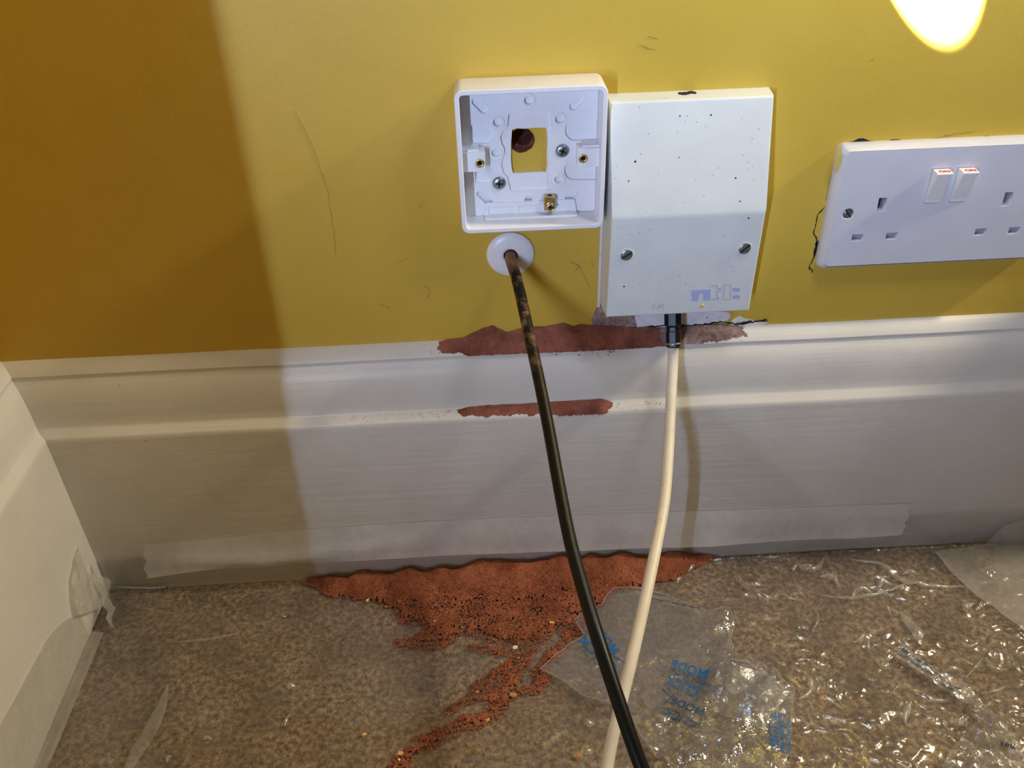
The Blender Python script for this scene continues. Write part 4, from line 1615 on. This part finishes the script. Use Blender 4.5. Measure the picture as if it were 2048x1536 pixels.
def print_on(surf, s, p0, p1, height, root, mat='blue', mirror=False, lift=.0009, name='printed_lettering', label=None, curve=0.0):
    """lettering from pixel p0 (start of the baseline) to p1 (its end), tops `height` mm up"""
    a, b = fl(*p0, 7), fl(*p1, 7)
    me = text2d(s, 1.0, bold=.020)
    xs = [v.co.x for v in me.vertices]
    ys = [v.co.y for v in me.vertices]
    w, hh = max(xs) - min(xs), max(ys)
    ex = (b - a)
    ex.z = 0
    L = ex.length
    ex.normalize()
    ey = Vector((-ex.y, ex.x, 0)) * (-1 if mirror else 1)
    bm = bmesh.new()
    bm.from_mesh(me)
    bmesh.ops.triangulate(bm, faces=bm.faces[:])
    bmesh.ops.subdivide_edges(bm, edges=[e for e in bm.edges if e.calc_length() > .12], cuts=3, use_grid_fill=True)
    for v in bm.verts:
        u = (v.co.x - min(xs)) / w
        q = a + ex * (u * L) + ey * (v.co.y / hh * height * .001 + curve * .001 * 4 * u * (1 - u))
        v.co = (q.x, q.y, surf(q.x, q.y) + lift)
    bm.to_mesh(me)
    bm.free()
    return child(name, me, mat, root, label=label)


def line_on(surf, pxs, w, root, mat='blue', lift=.0005, name='printed_line'):
    P_ = catmull([fl(x, y, 7) for x, y in pxs], 14)
    vs, fs = [], []
    for i, p in enumerate(P_):
        t = (P_[min(i + 1, len(P_) - 1)] - P_[max(i - 1, 0)])
        t.z = 0
        t.normalize()
        s = Vector((-t.y, t.x, 0)) * w * .0005
        for q in (p - s, p + s):
            vs.append((q.x, q.y, surf(q.x, q.y) + lift))
    fs = [(2 * i, 2 * i + 2, 2 * i + 3, 2 * i + 1) for i in range(len(P_) - 1)]
    return child(name, mesh(vs, fs), mat, root)


print_on(bag_smooth, 'MODE', (1415, 1344), (1346, 1320), 7.8, bag_root, curve=-.6, label='blue capital word printed upside down')
line_on(bag_smooth, [(1350, 1347), (1378, 1352), (1402, 1368), (1432, 1384)], .9, bag_root)
print_on(bag_smooth, 'CLICK', (1398, 1378), (1336, 1351), 8.2, bag_root, curve=-.6, label='blue capital word printed upside down')
line_on(bag_smooth, [(1421, 1337), (1405, 1366), (1397, 1385), (1393, 1399)], .8, bag_root)
line_on(bag_smooth, [(1323, 1377), (1345, 1398), (1365, 1418), (1383, 1430)], .8, bag_root, 'bluedark')
line_on(bag_smooth, [(1350, 1387), (1338, 1400), (1327, 1411)], .6, bag_root, 'bluedark')
print_on(bag_smooth, 'MODE', (1410, 1424), (1346, 1394), 6.6, bag_root, 'bluedark', label='darker word showing through the film')
print_on(bag_smooth, 'CLICK', (1394, 1456), (1332, 1420), 6.6, bag_root, 'bluedark', label='darker word showing through the film')
print_on(bag_smooth, 'MODE', (1240, 1300), (1196, 1248), 8.0, bag_root, label='blue word partly hidden by the black cable')
print_on(bag_smooth, 'CLICK', (1238, 1338), (1168, 1268), 8.0, bag_root, label='blue word partly hidden by the black cable')
line_on(bag_smooth, [(1190, 1268), (1215, 1300), (1250, 1330)], .8, bag_root)
print_on(bag_smooth, 'CLICK', (1580, 1512), (1580, 1442), 6.5, bag_root, label='blue word on the right edge of the bag')
print_on(bag_smooth, 'MODE', (1557, 1495), (1560, 1432), 6.0, bag_root, label='blue word on the right edge of the bag')
line_on(bag_smooth, [(1566, 1505), (1566, 1470), (1567, 1432)], .7, bag_root)


# tiny unreadable small print: rows of little dashes
def small_print(surf, rows, root, mat='bluedark'):
    for p0, p1, n_, h in rows:
        a, b = fl(*p0, 6), fl(*p1, 6)
        ex = (b - a)
        ex.z = 0
        L = ex.length
        ex.normalize()
        ey = Vector((-ex.y, ex.x, 0))
        vs, fs = [], []
        for k in range(n_):
            if random.random() < .15:
                continue
            w = L / n_ * random.uniform(.45, .8)
            q = a + ex * (L * k / n_)
            hh = h * .001 * random.uniform(.6, 1)
            c = len(vs)
            for u, v_ in ((0, 0), (w, 0), (w, hh), (0, hh)):
                r_ = q + ex * u + ey * v_
                vs.append((r_.x, r_.y, surf(r_.x, r_.y) + .0005))
            fs.append((c, c + 1, c + 2, c + 3))
        child('small_print', mesh(vs, fs), mat, root, kind='stuff')


small_print(bag_h, [((1275, 1184), (1345, 1196), 16, 1.4), ((1280, 1194), (1400, 1220), 26, 1.4)], bag_root)

# second, emptier bag at the lower right
bag2_px = [(1783, 1300), (1800, 1296), (1820, 1306), (1850, 1332), (1885, 1352), (1925, 1365), (1945, 1385), (1968, 1415), (1990, 1442), (2012, 1470), (2028, 1500), (2050, 1530), (2070, 1570), (2000, 1600), (1900, 1590),
           (1882, 1536), (1900, 1505), (1920, 1480), (1946, 1462), (1950, 1440), (1935, 1412), (1905, 1398), (1880, 1376), (1840, 1346), (1800, 1318)]
b2p = [(fl(x, y, 6).x, fl(x, y, 6).y) for x, y in bag2_px]
b2c = fl(1985, 1490)


def bag2_h(x, y):
    w = math.exp(-((x - b2c.x) ** 2 + (y - b2c.y) ** 2) / .035 ** 2)
    return film_h(x, y) + .0030 + (.0014 + .0062 * w) * (abs(facet(x, y, 50, 13)) + .8 * crease(x, y, 34, 16, .25) + .3 * abs(facet(x, y, 120, 3))) + .002 * w


co, fa = cdt(b2p, .0020, .42)
bag2 = thing('empty_plastic_bag', 'twisted clear plastic bag with tiny dark print, lower right corner', 'plastic bag', (b2c.x, b2c.y, .002))
child('film', mesh([(q[0], q[1], bag2_h(q[0], q[1])) for q in co], fa), 'bagshine', bag2)
small_print(bag2_h, [((1792, 1306), (1912, 1392), 34, 2.2), ((1802, 1304), (1918, 1386), 34, 2.2), ((1990, 1500), (2024, 1516), 8, 1.6)], bag2)
for pxs, dz in (([(1948, 1450), (1965, 1460), (1975, 1490)], 7), ([(1975, 1445), (2005, 1470), (2022, 1505)], 7), ([(1905, 1500), (1930, 1510), (1936, 1530)], 5), ([(1950, 1395), (1970, 1430), (1982, 1450)], 4)):
    Pq = catmull([Vector((fl(x, y, 8).x, fl(x, y, 8).y, 0)) for x, y in pxs], 8)
    vs, fs = [], []
    for i, p in enumerate(Pq):
        k = math.sin(math.pi * (i + .2) / (len(Pq) - .6))
        z0 = bag2_h(p.x, p.y) - .0006
        hgt = dz * .001 * (.2 + max(0, k)) * (.7 + .5 * abs(nz(p.x, p.y, 220, 5)))
        vs += [(p.x - .0016, p.y - .001, z0), (p.x, p.y + .0012, z0 + hgt), (p.x + .0020, p.y + .0018, z0 + .0002)]
    for i in range(len(Pq) - 1):
        for j in range(2):
            fs.append((i * 3 + j, i * 3 + j + 1, i * 3 + j + 4, i * 3 + j + 3))
    child('crumpled_fold', mesh(vs, fs), 'bag', bag2)
